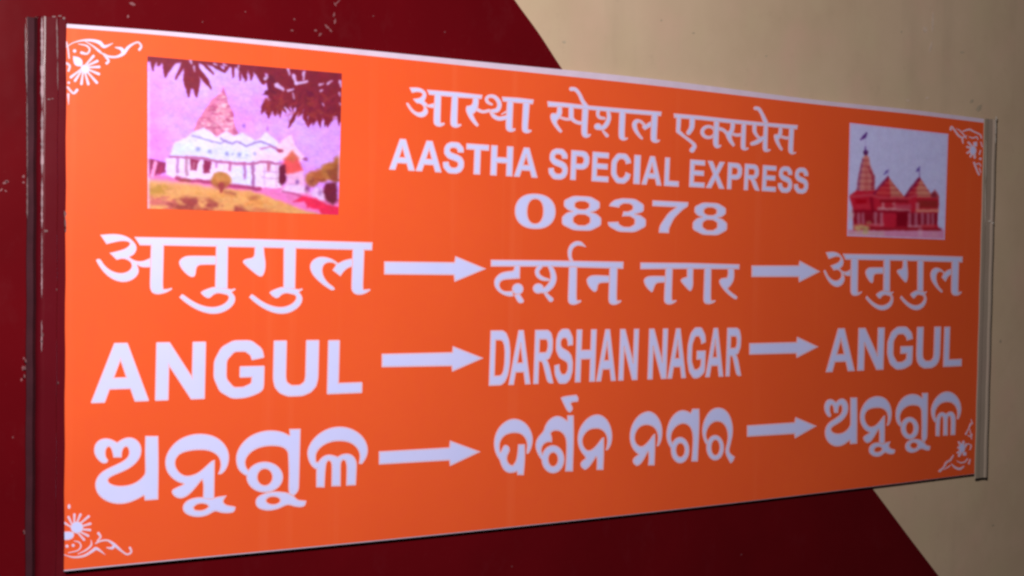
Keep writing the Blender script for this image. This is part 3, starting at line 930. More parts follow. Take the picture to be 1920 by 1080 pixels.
# ---------------------------------------------------------------- Odia
def odia_angul(sh, fn=None):
    sh.T(160, 770, 5.022, fn)
    sh.poly([(218, 465), (208, 493), (175, 503), (133, 483), (92, 432), (77, 380), (87, 318), (128, 272), (190, 255), (250, 267), (300, 296), (345, 265), (400, 247), (462, 255), (513, 298), (534, 360), (524, 432), (483, 493), (422, 543), (342, 583), (262, 613), (218, 642), (216, 664), (237, 688), (300, 707), (380, 705), (450, 687), (508, 653), (552, 608), (562, 578), (558, 400),
             (562, 236), (689, 236), (694, 500), (689, 839), (558, 849), (550, 803), (500, 833), (420, 868), (330, 884), (238, 873), (157, 833), (107, 777), (88, 710), (97, 648), (138, 587), (198, 547), (288, 507), (358, 472), (402, 433), (412, 390), (402, 352), (385, 341), (362, 353), (348, 387), (344, 444), (262, 444), (252, 390), (238, 353), (220, 341), (198, 357), (191, 400), (197, 438)])
    sh.poly([(1255, 603), (1287, 600), (1329, 556), (1356, 480), (1356, 400), (1323, 322), (1257, 259), (1180, 225), (1090, 213), (1000, 221), (898, 257), (817, 323), (762, 409), (746, 490), (762, 572), (808, 633), (868, 675), (922, 692), (868, 716), (818, 741), (808, 770), (836, 811), (885, 832), (937, 822), (992, 783), (1052, 713), (1098, 655), (1110, 700), (1104, 840), (1216, 840), (1222, 461),
             (1188, 470), (1128, 528), (1058, 587), (980, 613), (922, 607), (873, 568), (846, 510), (854, 452), (893, 408), (960, 384), (1060, 372), (1150, 376), (1218, 403), (1258, 442), (1274, 500), (1264, 560), (1247, 596)])
    sh.poly([(1110, 811), (1020, 817), (947, 848), (911, 900), (922, 957), (978, 993), (1060, 1007), (1142, 993), (1202, 958), (1227, 948), (1290, 968), (1370, 968), (1408, 952), (1419, 906), (1395, 897), (1332, 888), (1304, 866), (1302, 845), (1336, 796), (1250, 807), (1215, 818), (1180, 828)])
    sh.poly([(1023, 910), (1052, 883), (1100, 875), (1148, 887), (1157, 905), (1128, 928), (1080, 939), (1032, 932)], cut=True)
    sh.T(420, 770, 5.022, fn)
    sh.poly([(615, 229), (550, 195), (450, 180), (350, 192), (248, 232), (167, 303), (118, 389), (108, 470), (127, 552), (178, 602), (230, 624), (265, 600), (232, 558), (208, 530), (201, 470), (238, 407), (312, 358), (400, 336), (490, 335), (558, 348), (597, 387), (602, 430), (608, 600), (602, 740), (615, 795), (660, 805), (692, 773), (709, 740), (716, 500), (724, 168), (612, 170)])
    sh.ell(384, 626, 175, 148)
    sh.ell(385, 626, 67, 75, cut=True)
    sh.poly([(470, 757), (390, 772), (318, 803), (291, 850), (302, 907), (358, 938), (430, 946), (512, 928), (572, 898), (610, 888), (670, 908), (730, 913), (768, 897), (779, 846), (740, 842), (692, 837), (663, 803), (605, 770), (540, 760)])
    sh.ell(463, 846, 62, 33, cut=True)
    sh.poly([(1266, 503), (1302, 505), (1341, 451), (1362, 375), (1343, 293), (1292, 222), (1211, 169), (1110, 144), (998, 157), (898, 207), (822, 283), (781, 370), (784, 442), (812, 513), (858, 555), (905, 560), (905, 480), (870, 480), (866, 420), (888, 372), (942, 323), (1020, 293), (1110, 288), (1188, 303), (1247, 347), (1274, 400), (1276, 450)])
    sh.poly([(866, 724), (865, 560), (877, 488), (928, 427), (990, 407), (1050, 422), (1070, 432), (1110, 407), (1170, 399), (1222, 422), (1254, 480), (1252, 560), (1244, 704), (1148, 709), (1153, 520), (1140, 473), (1120, 468), (1103, 492), (1101, 714), (1009, 716), (1012, 520), (1004, 483), (985, 473), (967, 492), (958, 560), (949, 726)])
    return sh


ink('odia_lettering', odia_angul(Shape()), 'white Odia place name in large letters at the wide end', -0.3)
FO = remap([(175.9, 1545.2), (271.9, 1594.2), (297.4, 1607.8), (309.3, 1612.0), (402.5, 1659.6), (429.8, 1672.4), (442.3, 1679.0), (541, 1728.0), (563, 1740.2), (576.3, 1745.6), (592.8, 1754.2), (690.4, 1803)],
           (285, 817.5, -0.0506), (285, 938, -0.0746), (1600, 745.3, -0.066), (1600, 832.8, -0.091))
ink('odia_lettering', odia_angul(Shape(), FO), 'white Odia place name in small letters at the narrow end', -0.3)

s = Shape().T(900, 735, 6.836)
s.poly([(596, 798), (628, 793), (663, 722), (684, 620), (668, 518), (612, 417), (531, 357), (440, 334), (349, 357), (257, 428), (197, 529), (174, 640), (182, 742), (212, 822), (248, 872), (268, 942), (308, 1013), (370, 1044), (430, 1039), (472, 1025), (476, 1069), (564, 1069), (584, 850), (579, 666), (486, 668), (476, 800), (457, 888), (420, 936), (387, 931), (354, 888), (349, 832), (373, 782), (389, 740), (373, 692), (330, 671), (298, 687), (273, 747), (262, 766),
        (254, 700), (263, 632), (312, 563), (380, 534), (450, 526), (518, 538), (567, 577), (597, 641), (601, 700), (592, 760)])
ink_s1 = s
s.poly([(1031, 75), (1070, 52), (1237, 31), (1269, 75), (1258, 128), (1187, 133), (1168, 151), (1193, 195), (1188, 242), (1150, 269), (1113, 247), (1072, 166)])
s.poly([(1117, 296), (1204, 296), (1209, 600), (1194, 1022), (1089, 1022), (1104, 800), (1104, 632), (1082, 563), (1039, 514), (980, 496), (932, 506), (911, 531), (929, 590), (924, 649), (880, 642), (833, 658), (799, 702), (789, 750), (803, 794), (835, 800), (835, 905), (788, 882), (737, 801), (708, 720), (711, 639), (747, 568), (812, 503), (832, 428), (878, 357), (949, 308), (1010, 301), (1070, 326), (1116, 362)])
s.ell(936, 862, 150, 184)
s.ell(938, 864, 57, 84, cut=True)
s.poly([(1607, 753), (1642, 748), (1684, 682), (1702, 570), (1684, 448), (1632, 347), (1561, 292), (1490, 281), (1409, 307), (1328, 378), (1267, 479), (1246, 590), (1257, 692), (1293, 772), (1338, 824), (1350, 850), (1308, 878), (1281, 920), (1297, 973), (1345, 1004), (1392, 978), (1442, 913), (1489, 838), (1497, 880), (1491, 1002), (1584, 1002), (1594, 800), (1594, 575), (1558, 588), (1518, 648), (1459, 717), (1401, 751), (1353, 732), (1319, 669), (1316, 601), (1343, 542), (1392, 493), (1450, 474), (1519, 472), (1577, 498), (1616, 551), (1631, 620), (1621, 700)])
ink('odia_lettering', s, 'first word of the white Odia place name in the middle', -0.3)
s = Shape().T(1140, 735, 6.836)
s.poly([(622, 703), (658, 693), (693, 612), (704, 500), (684, 388), (623, 287), (551, 244), (489, 244), (398, 287), (317, 388), (278, 509), (276, 621), (302, 712), (348, 773), (385, 801), (343, 828), (311, 870), (322, 923), (370, 954), (417, 933), (462, 873), (514, 772), (521, 850), (511, 944), (599, 944), (609, 750), (609, 530), (578, 542), (528, 618), (459, 687), (411, 696), (363, 658), (344, 600), (354, 532), (393, 463), (451, 429), (519, 424), (587, 453), (626, 511), (641, 590), (631, 660)])
s.poly([(1082, 211), (1174, 211), (1179, 400), (1154, 894), (1067, 894), (1086, 650), (1081, 521), (1047, 443), (989, 409), (941, 409), (873, 443), (819, 521), (809, 600), (828, 649), (856, 680), (846, 765), (797, 722), (757, 641), (741, 550), (762, 428), (807, 327), (878, 252), (949, 226), (1011, 236), (1058, 263)])
s.ell(925, 745, 122, 172)
s.ell(929, 745, 52, 84, cut=True)
s.poly([(1405, 191), (1318, 222), (1247, 318), (1206, 439), (1206, 551), (1237, 652), (1280, 703), (1305, 640), (1266, 600), (1259, 531), (1293, 442), (1352, 388), (1410, 379), (1468, 398), (1516, 461), (1536, 560), (1526, 650), (1501, 740), (1506, 801), (1542, 872), (1570, 920), (1608, 892), (1630, 828), (1582, 797), (1554, 755), (1574, 671), (1604, 550), (1604, 419), (1563, 287), (1492, 211)])
s.ell(1374, 714, 116, 166)
s.ell(1379, 712, 50, 94, cut=True)
ink('odia_lettering', s, 'second word of the white Odia place name in the middle', -0.3)

# ---------------------------------------------------------------- arrows
for k, (ox, oy, sc, pts) in enumerate([
        (700, 460, 8, [(162, 240), (1215, 252), (1230, 160), (1695, 352), (1218, 550), (1205, 448), (162, 438)]),
        (700, 640, 8, [(125, 186), (1182, 162), (1192, 70), (1655, 252), (1182, 458), (1172, 374), (125, 390)]),
        (700, 815, 8, [(82, 250), (1138, 190), (1148, 86), (1612, 256), (1148, 474), (1138, 389), (82, 450)]),
        (1395, 470, 12, [(170, 330), (1230, 330), (1252, 222), (1718, 470), (1238, 716), (1225, 594), (170, 594)]),
        (1395, 615, 12, [(118, 340), (1180, 314), (1196, 194), (1680, 422), (1186, 676), (1170, 576), (118, 602)]),
        (1395, 765, 12, [(68, 390), (1135, 320), (1160, 202), (1640, 406), (1146, 688), (1130, 586), (68, 650)])]):
    ink('arrow', Shape().T(ox, oy, sc).poly(pts, raw=True))

# ---------------------------------------------------------------- corner ornaments
s = Shape().T(110, 60, 6.75)
for tx, ty in [(440, 305), (488, 368), (512, 442), (508, 532), (482, 640), (375, 658), (288, 655), (208, 615), (155, 572)]:
    s.stroke([(315, 450), ((315 + tx) / 2, (450 + ty) / 2), (tx, ty)], [34, 34, 44])
s.ell(335, 470, 62, 62)
s.poly([(175, 300), (255, 310), (312, 360), (302, 442), (215, 437), (183, 390)])
s.stroke([(60, 215), (110, 180), (200, 130), (320, 105), (430, 108), (520, 135), (580, 185), (690, 140)], [18, 20, 20, 34, 44, 58, 50, 12])
s.stroke([(330, 115), (430, 175), (510, 240), (545, 270)], [16, 26, 40, 26])
s.stroke([(560, 275), (640, 312), (740, 312), (820, 270), (880, 195), (950, 147), (1010, 132), (1045, 180), (1022, 222)], [30, 38, 38, 56, 46, 32, 30, 36, 42])
s.stroke([(715, 195), (790, 212), (820, 255)], [18, 50, 60])
s.stroke([(560, 280), (610, 330), (632, 370), (608, 395)], [22, 40, 36, 44])
s.stroke([(250, 152), (350, 172), (392, 220), (360, 275), (290, 262)], [18, 30, 32, 32, 46])
s.ell(202, 240, 26, 26)
s.stroke([(100, 130), (118, 210), (132, 330)], 26)
s.stroke([(100, 395), (140, 430), (125, 490)], 36)
s.ell(128, 642, 22, 20)
s.stroke([(115, 700), (185, 775), (232, 735)], [34, 36, 46])
s.stroke([(122, 790), (126, 930)], [38, 10])
ink('corner_ornament', s, 'white flower and scroll ornament in the top corner at the wide end', -0.55, 2.0)
s = Shape().T(110, 930, 8.306)
for tx, ty in [(155, 330), (245, 290), (340, 290), (468, 318), (492, 432), (488, 530), (458, 620), (395, 680), (90, 420)]:
    s.stroke([(240, 510), ((240 + tx) / 2, (510 + ty) / 2), (tx, ty)], [38, 38, 50])
s.ell(285, 490, 105, 100)
s.poly([(60, 550), (215, 545), (252, 592), (232, 662), (150, 697), (60, 690)])
s.stroke([(60, 900), (125, 930), (250, 955), (400, 930), (520, 860), (580, 820), (650, 855), (730, 920)], [20, 24, 36, 46, 54, 62, 42, 12])
s.stroke([(300, 905), (430, 840), (508, 762), (502, 680)], [20, 38, 40, 14])
s.stroke([(575, 740), (650, 702), (760, 692), (850, 745), (920, 805), (1000, 872), (1070, 910), (1132, 872), (1110, 808)], [28, 38, 38, 58, 54, 38, 38, 38, 48])
s.stroke([(750, 805), (830, 812), (870, 770)], [26, 54, 62])
s.stroke([(600, 702), (652, 640), (620, 582)], [28, 42, 54])
s.stroke([(240, 702), (320, 722), (345, 790), (290, 852), (150, 885)], [20, 32, 34, 28, 22])
s.ell(226, 770, 30, 30)
s.ell(130, 782, 30, 30)
s.ell(162, 165, 28, 42)
ink('corner_ornament', s, 'white flower and scroll ornament in the bottom corner at the wide end', -0.55, 2.0)
s = Shape().T(1760, 220, 9)
for tx, ty in [(505, 425), (485, 500), (488, 600), (540, 660), (610, 680)]:
    s.stroke([(600, 530), (tx, ty)], [44, 44])
s.ell(580, 560, 62, 85)
s.poly([(580, 415), (652, 405), (655, 495), (588, 498)])
s.stroke([(205, 205), (222, 158), (290, 245), (335, 305), (400, 342), (480, 310)], [44, 34, 36, 42, 36, 18])
s.stroke([(415, 235), (520, 205), (600, 245), (700, 292), (725, 350)], [28, 38, 32, 32, 26])
s.stroke([(400, 355), (412, 435)], [34, 26])
s.stroke([(600, 765), (650, 900), (682, 965)], [38, 34, 40])
s.ell(705, 700, 26, 26)
s.stroke([(708, 560), (690, 625)], 26)
s.stroke([(300, 190), (360, 225), (430, 300), (470, 360)], [14, 26, 28, 16])
s.stroke([(520, 330), (580, 350), (640, 330), (665, 375)], [24, 30, 30, 22])
s.stroke([(640, 790), (690, 780), (715, 830)], [26, 28, 18])
s.stroke([(715, 420), (740, 500)], [26, 22])
s.stroke([(690, 860), (712, 930)], [22, 22])
ink('corner_ornament', s, 'white flower and scroll ornament in the top corner at the narrow end', -0.3, 2.0)
s = Shape().T(1750, 780, 9)
for tx, ty in [(435, 445), (510, 435), (560, 480), (425, 535), (415, 620), (435, 672)]:
    s.stroke([(500, 570), (tx, ty)], [44, 46])
s.ell(485, 540, 58, 90)
s.poly([(490, 595), (562, 608), (562, 672), (500, 672)])
s.stroke([(108, 930), (180, 862), (222, 785), (290, 742), (338, 665)], [46, 34, 38, 38, 26])
s.stroke([(310, 812), (370, 870), (450, 892), (515, 850)], [20, 44, 48, 24])
s.stroke([(602, 805), (622, 735)], [34, 26])
s.stroke([(550, 305), (590, 230), (632, 135)], [38, 22, 40])
s.stroke([(648, 390), (618, 225)], 20)
s.stroke([(290, 835), (240, 870), (180, 905)], [22, 26, 14])
s.stroke([(400, 760), (470, 790), (540, 770), (580, 720)], [18, 30, 30, 22])
s.stroke([(590, 330), (640, 350), (655, 300)], [26, 26, 18])
s.stroke([(590, 470), (640, 500), (620, 570)], [26, 26, 22])
s.stroke([(660, 130), (640, 60)], [26, 16])
ink('corner_ornament', s, 'white flower and scroll ornament in the bottom corner at the narrow end', -0.3, 2.0)


# ---------------------------------------------------------------- the two printed pictures
class Canvas:
    """printed picture: colours laid down with soft edges, stored per vertex on a fine grid"""

    def __init__(self, quad, nx, ny, seed, warp=1.0):
        self.quad, self.nx, self.ny = [np.array(q, float) for q in quad], nx, ny
        a, b = np.meshgrid(np.linspace(0, 1, nx), np.linspace(0, 1, ny))
        tl, tr, br, bl = self.quad
        self.X = (tl[0] * (1 - a) + tr[0] * a) * (1 - b) + (bl[0] * (1 - a) + br[0] * a) * b
        self.Y = (tl[1] * (1 - a) + tr[1] * a) * (1 - b) + (bl[1] * (1 - a) + br[1] * a) * b
        self.A, self.B = a, b
        self.C = np.zeros((ny, nx, 3))
        self.rs = np.random.RandomState(seed)
        self.X0, self.Y0 = self.X, self.Y
        self.X = self.X + (self.cloud(30) - 0.5) * 7.0 * warp
        self.Y = self.Y + (self.cloud(30) - 0.5) * 7.0 * warp

    def cloud(self, n):
        out = np.zeros(self.X.shape)
        for k, (cells, amp) in enumerate(((n, 1.0), (n * 2, 0.6), (n * 4, 0.35))):
            g = self.rs.rand(cells + 2, cells + 2)
            fx, fy = self.A * cells, self.B * cells
            ix, iy = fx.astype(int), fy.astype(int)
            tx, ty = fx - ix, fy - iy
            tx, ty = tx * tx * (3 - 2 * tx), ty * ty * (3 - 2 * ty)
            out += amp * ((g[iy, ix] * (1 - tx) + g[iy, ix + 1] * tx) * (1 - ty) + (g[iy + 1, ix] * (1 - tx) + g[iy + 1, ix + 1] * tx) * ty)
        return out / 1.95

    def put(self, mask, col):
        c = np.array(col, float)
        self.C = self.C * (1 - mask[..., None]) + c * mask[..., None]

    def at(self, ox, oy, s):
        self.o = (ox, oy, s)
        return self

    def _px(self, pts):
        ox, oy, s = self.o
        return np.array([(ox + x / s, oy + y / s) for x, y in pts])

    def poly(self, pts, col, soft=1.6, op=1.0, tex=None):
        p = self._px(pts)
        d = np.full(self.X.shape, 1e9)
        ins = np.zeros(self.X.shape, bool)
        for k in range(len(p)):
            ax, ay = p[k]
            bx, by = p[(k + 1) % len(p)]
            ex, ey = bx - ax, by - ay
            t = np.clip(((self.X - ax) * ex + (self.Y - ay) * ey) / (ex * ex + ey * ey + 1e-9), 0, 1)
            d = np.minimum(d, np.hypot(self.X - ax - t * ex, self.Y - ay - t * ey))
            if ay != by:
                ins ^= ((ay > self.Y) != (by > self.Y)) & (self.X < ex * (self.Y - ay) / (by - ay) + ax)
        d = np.where(ins, -d, d)
        self._lay(d, col, soft, op, tex)

    def _lay(self, d, col, soft, op, tex):
        m = np.clip(0.5 - d / (2 * soft), 0, 1) * op
        if tex is not None:
            m = m * tex
        self.put(m, col)

    def line(self, pts, ws, col, soft=1.4, op=1.0):
        p = self._px(pts)
        s = self.o[2]
        if isinstance(ws, (int, float)):
            ws = [ws] * len(pts)
        d = np.full(self.X.shape, 1e9)
        for k in range(len(p) - 1):
            ax, ay = p[k]
            ex, ey = p[k + 1] - p[k]
            t = np.clip(((self.X - ax) * ex + (self.Y - ay) * ey) / (ex * ex + ey * ey + 1e-9), 0, 1)
            r = (ws[k] + (ws[k + 1] - ws[k]) * t) * 0.5 / s
            d = np.minimum(d, np.hypot(self.X - ax - t * ex, self.Y - ay - t * ey) - r)
        self._lay(d, col, soft, op, None)

    def dot(self, x, y, rx, ry, col, soft=1.4, op=1.0, tex=None):
        ox, oy, s = self.o
        d = (np.hypot((self.X - ox - x / s) / (rx / s), (self.Y - oy - y / s) / (ry / s)) - 1) * min(rx, ry) / s
        self._lay(d, col, soft, op, tex)

    def build(self, name, gain, label, blur=2, grain=1.0):
        ny, nx = self.ny, self.nx
        for cells, amp in ((24, 0.045), (60, 0.05), (95, 0.05)):
            g = self.cloud(cells)
            amp *= grain
            self.C = self.C * (1 + amp * 2 * (g - g.mean()))[..., None] + (np.stack([self.cloud(cells) for _ in range(3)], 2) - 0.5) * 9 * amp / 0.05
        for _ in range(blur):
            q = np.pad(self.C, ((1, 1), (1, 1), (0, 0)), 'edge')
            self.C = (q[:-2, 1:-1] + q[2:, 1:-1] + q[1:-1, :-2] + q[1:-1, 2:] + 2 * self.C) / 6
        V = [P(u, v, INK_Y) for u, v in zip(self.X0.ravel(), self.Y0.ravel())]
        # sheet with a thin rim so that it has a thickness
        F = [(j * nx + i, (j + 1) * nx + i, (j + 1) * nx + i + 1, j * nx + i + 1) for j in range(ny - 1) for i in range(nx - 1)]
        rim = [i for i in range(nx)] + [j * nx + nx - 1 for j in range(1, ny)] + [(ny - 1) * nx + i for i in range(nx - 2, -1, -1)] + [j * nx for j in range(ny - 2, 0, -1)]
        k = len(V)
        V += [(V[i][0], INK_Y + 0.00025, V[i][2]) for i in rim]
        n = len(rim)
        F += [(rim[i], rim[(i + 1) % n], k + (i + 1) % n, k + i) for i in range(n)]
        me = mesh(name, V, F, [m_print(name)])
        c = np.clip(self.C / 255.0, 0, 1)
        lin = np.where(c <= 0.04045, c / 12.92, ((c + 0.055) / 1.055) ** 2.4) * np.array(gain)
        lin = np.clip(lin, 0.002, 0.97).reshape(-1, 3)
        full = np.ones((len(V), 4))
        full[:nx * ny, :3] = lin
        full[nx * ny:, :3] = lin[rim]
        at = me.color_attributes.new('print', 'FLOAT_COLOR', 'POINT')
        at.data.foreach_set('color', full.ravel())
        return link(name, me, board, label)


def picture_one():
    c = Canvas([(276.7, 105.4), (641, 137.6), (634.5, 402.5), (276.7, 391)], 300, 240, 4, 0.6)
    c.C[:] = (219, 158, 255)
    n1, n2, n3, n4 = c.cloud(4), c.cloud(7), c.cloud(14), c.cloud(26)
    c.put(np.clip((n1 - 0.45) * 4, 0, 1) * 0.85, (232, 138, 255))
    c.put(np.clip((n2 - 0.55) * 4, 0, 1) * 0.6 * (1 - c.B), (220, 196, 255))
    c.put(np.clip((0.35 - c.B) * 3, 0, 1) * 0.55, (214, 190, 255))
    dark = (126, 30, 48)
    c.at(260, 90, 4.8)
    sky = (224, 196, 250)
    # temple tower
    c.poly([(765, 340), (778, 410), (812, 520), (852, 590), (864, 700), (900, 770), (700, 850), (490, 750), (540, 640), (640, 490), (700, 425), (742, 395)], (224, 128, 165))
    m = np.clip((n4 - 0.48) * 6, 0, 1)
    c.poly([(765, 360), (812, 520), (852, 590), (864, 700), (900, 770), (700, 850), (520, 740), (550, 640), (640, 490), (742, 420)], (193, 84, 128), 3, 0.8, m)
    c.poly([(740, 500), (800, 590), (800, 680), (720, 640), (640, 600), (660, 540)], (246, 188, 196), 4, 0.75, np.clip((n3 - 0.42) * 5, 0, 1))
    for a in ((700, 560, 750, 590), (720, 640, 760, 690), (580, 650, 640, 640), (640, 560, 690, 540), (800, 640, 840, 610), (600, 720, 660, 700)):
        c.line([a[:2], a[2:]], 18, (176, 66, 104), 2.2, 0.7)
    c.dot(700, 700, 120, 60, (246, 190, 205), 9, 0.45)
    c.dot(770, 520, 50, 70, (240, 170, 190), 8, 0.5)
    rt = random.Random(21)
    for k in range(90):
        t = rt.random() ** 0.6
        y = 400 + t * 330
        hw = 12 + t * 150
        x = 752 - t * 40 + rt.uniform(-hw, hw)
        if x > 850:
            continue
        c.dot(x, y, rt.uniform(8, 18), rt.uniform(5, 11), rt.choice([(250, 206, 214), (240, 170, 186), (186, 80, 120), (204, 104, 140), (255, 214, 226)]), 1.8, 0.75)
    # white roofs
    w1 = (229, 226, 255)
    c.poly([(275, 975), (330, 850), (450, 790), (470, 770), (590, 715), (700, 800), (790, 745), (860, 790), (930, 760), (1050, 835), (1090, 820), (1150, 755), (1260, 850), (1300, 930), (1260, 1055), (1000, 1070), (700, 1030), (430, 975)], w1, 2)
    c.poly([(1240, 880), (1370, 780), (1400, 860), (1500, 1000), (1440, 1030), (1370, 950), (1290, 1020), (1260, 960)], (250, 205, 228), 2)
    c.poly([(300, 960), (340, 870), (480, 830), (560, 960)], (206, 226, 250), 8, 0.6)
    c.poly([(560, 880), (1000, 920), (1000, 1010), (560, 980)], (214, 226, 255), 8, 0.6)
    c.poly([(1050, 930), (1260, 960), (1240, 1040), (1050, 1040)], (250, 208, 238), 8, 0.7)
    c.line([(480, 795), (600, 822), (730, 862), (780, 830)], 16, (160, 140, 196), 1.6, 0.9)
    c.line([(740, 815), (840, 862), (880, 838), (970, 884), (1100, 838), (1200, 880), (1295, 925)], 18, (158, 130, 190), 1.6, 0.95)
    c.line([(1100, 905), (1190, 885), (1290, 925)], 18, (190, 110, 160), 1.8, 0.8)
    c.dot(1275, 920, 24, 16, (180, 60, 100), 2)
    c.dot(1500, 1000, 18, 12, (150, 70, 130), 2)
    c.dot(945, 705, 14, 16, (150, 90, 180), 2, 0.8)
    c.dot(1160, 722, 13, 16, (190, 100, 190), 2, 0.8)
    for x, y, r in [(530, 905, 22), (640, 932, 20), (792, 955, 18), (845, 955, 9), (905, 962, 19), (970, 965, 8), (1045, 950, 14)]:
        c.dot(x, y, r, r * 0.9, (150, 152, 200), 2.2, 0.85)
    c.at(260, 250, 4.8)
    # ground
    c.poly([(70, 360), (360, 395), (1100, 480), (1290, 470), (1830, 600), (1830, 760), (70, 720)], (238, 124, 190), 2)
    # walls
    wall = (243, 222, 250)
    c.poly([(245, 225), (420, 210), (700, 265), (1000, 280), (1285, 265), (1290, 490), (1100, 490), (350, 410), (245, 370)], wall, 2)
    c.poly([(830, 300), (1010, 300), (1010, 470), (830, 450)], (226, 228, 255), 2)
    c.poly([(80, 225), (245, 262), (240, 350), (90, 395)], (150, 36, 84), 2)
    c.line([(150, 265), (120, 380)], 34, (250, 160, 214), 2)
    c.line([(210, 300), (190, 350)], 30, (172, 40, 92), 2)
    op = (150, 40, 84)
    for pts in ([(462, 225), (545, 235), (520, 340), (470, 335)], [(585, 240), (655, 245), (640, 360), (580, 350)]):
        c.poly(pts, op, 2)
    c.line([(500, 270), (490, 320)], 20, (196, 120, 150), 2, 0.8)
    for x, y0, y1, wd, col in [(350, 230, 350, 26, (176, 120, 176)), (432, 215, 370, 30, (184, 130, 160)), (820, 265, 330, 22, (190, 90, 150)), (955, 270, 400, 26, (176, 110, 176)),
                               (1030, 265, 490, 26, (160, 90, 150)), (700, 262, 300, 22, (196, 120, 190)), (1170, 270, 330, 34, (196, 100, 130)), (1130, 300, 470, 14, (214, 176, 226)), (1240, 300, 470, 14, (224, 170, 206)), (770, 290, 360, 10, (214, 190, 236))]:
        c.line([(x, y0), (x, y1)], wd, col, 2, 0.9)
    c.line([(280, 208), (400, 215), (560, 222), (700, 248), (850, 272), (1000, 275), (1100, 262), (1280, 270)], 22, (186, 96, 150), 1.8, 0.95)
    c.line([(1120, 345), (1260, 345)], 12, (206, 150, 196), 2, 0.8)
    c.line([(1110, 400), (1260, 405)], 12, (206, 150, 196), 2, 0.8)
    # porch
    c.poly([(1295, 280), (1330, 210), (1382, 165), (1440, 225), (1475, 340), (1400, 370), (1330, 390)], (236, 84, 84), 3)
    c.poly([(1310, 225), (1382, 160), (1440, 225), (1400, 260), (1350, 250)], (205, 110, 70), 4, 0.8)
    c.poly([(1265, 290), (1320, 280), (1335, 440), (1280, 470), (1260, 440)], (112, 22, 56), 2.2)
    c.poly([(1330, 370), (1480, 340), (1500, 480), (1290, 510), (1340, 420)], (240, 180, 220), 3)
    c.dot(1425, 440, 16, 20, (120, 70, 150), 2.5, 0.8)
    c.dot(1375, 470, 22, 16, (190, 130, 190), 3, 0.8)
    # plinth
    c.line([(340, 400), (450, 425), (640, 435), (840, 470), (1090, 500)], 34, (172, 56, 104), 2.4, 0.95)
    c.line([(370, 420), (450, 425)], 30, (160, 70, 60), 2.4, 0.8)
    # lawn
    c.poly([(70, 425), (330, 445), (700, 490), (1000, 515), (1140, 560), (1350, 640), (1640, 740), (70, 720)], (230, 166, 96), 3)
    c.poly([(70, 405), (330, 435), (700, 480), (700, 500), (330, 460), (70, 440)], (246, 170, 140), 4, 0.8)
    c.poly([(80, 460), (220, 460), (330, 520), (250, 560), (80, 560)], (186, 140, 50), 4, 0.8, np.clip((n4 - 0.30) * 4, 0, 1))
    c.poly([(80, 560), (300, 560), (350, 640), (300, 700), (80, 700)], (206, 96, 96), 4, 0.75, np.clip((n4 - 0.35) * 4, 0, 1))
    c.poly([(240, 620), (420, 570), (700, 600), (930, 660), (1000, 720), (350, 700)], (150, 56, 54), 5, 0.9, np.clip((n3 - 0.30) * 4, 0, 1))
    c.poly([(500, 540), (900, 540), (1300, 640), (1200, 700), (900, 640)], (222, 140, 60), 6, 0.6, np.clip((n4 - 0.38) * 5, 0, 1))
    c.dot(1045, 580, 45, 18, (176, 96, 60), 3, 0.8)
    c.dot(1100, 690, 60, 12, (186, 80, 60), 3, 0.7)
    c.line([(230, 690), (700, 705), (1300, 720)], 24, (214, 92, 50), 3, 0.6)
    c.line([(780, 530), (870, 545)], 16, (160, 70, 60), 3, 0.7)
    # clipped bush
    c.dot(742, 420, 92, 70, (192, 122, 58), 2.4)
    c.dot(742, 400, 60, 34, (206, 144, 74), 4, 0.8, np.clip((n4 - 0.3) * 4, 0, 1))
    c.dot(745, 470, 60, 30, (150, 66, 50), 4, 0.7)
    c.line([(745, 470), (745, 522)], [60, 26], (160, 60, 56), 2)
    # trees, wall and car to the right
    for x, y, rx, ry, col in [(1560, 410, 60, 70, (190, 112, 66)), (1640, 380, 70, 60, (176, 96, 50)), (1720, 340, 80, 80, (180, 110, 56)), (1800, 300, 60, 90, (170, 100, 50)), (1770, 380, 60, 60, (150, 76, 44))]:
        c.dot(x, y, rx, ry, col, 3)
        c.dot(x + 10, y + 20, rx * 0.7, ry * 0.5, (134, 60, 44), 4, 0.7, np.clip((n4 - 0.42) * 6, 0, 1))
    c.poly([(1535, 545), (1600, 480), (1650, 490), (1700, 590), (1650, 610)], (236, 196, 240), 3)
    c.poly([(1290, 520), (1340, 460), (1500, 470), (1530, 540), (1400, 540)], (236, 200, 240), 3)
    c.dot(1520, 500, 20, 30, (120, 46, 80), 3, 0.8)
    c.dot(1630, 530, 16, 26, (150, 100, 160), 3, 0.8)
    c.poly([(1680, 450), (1780, 440), (1790, 600), (1750, 645), (1690, 610), (1655, 520)], (112, 30, 52), 3)
    c.line([(1300, 520), (1440, 560), (1490, 590)], 14, (172, 60, 110), 2.4, 0.8)
    c.poly([(1390, 612), (1480, 565), (1600, 590), (1700, 640), (1830, 670), (1830, 740), (1640, 728), (1620, 690), (1520, 665), (1490, 615)], (236, 40, 82), 2.4)
    # leaves hanging in from above
    c.at(260, 90, 4.8)
    c.poly([(60, 60), (700, 118), (1860, 220), (1860, 270), (1100, 225), (850, 172), (600, 140), (420, 128), (250, 140), (60, 118)], dark, 1.8)
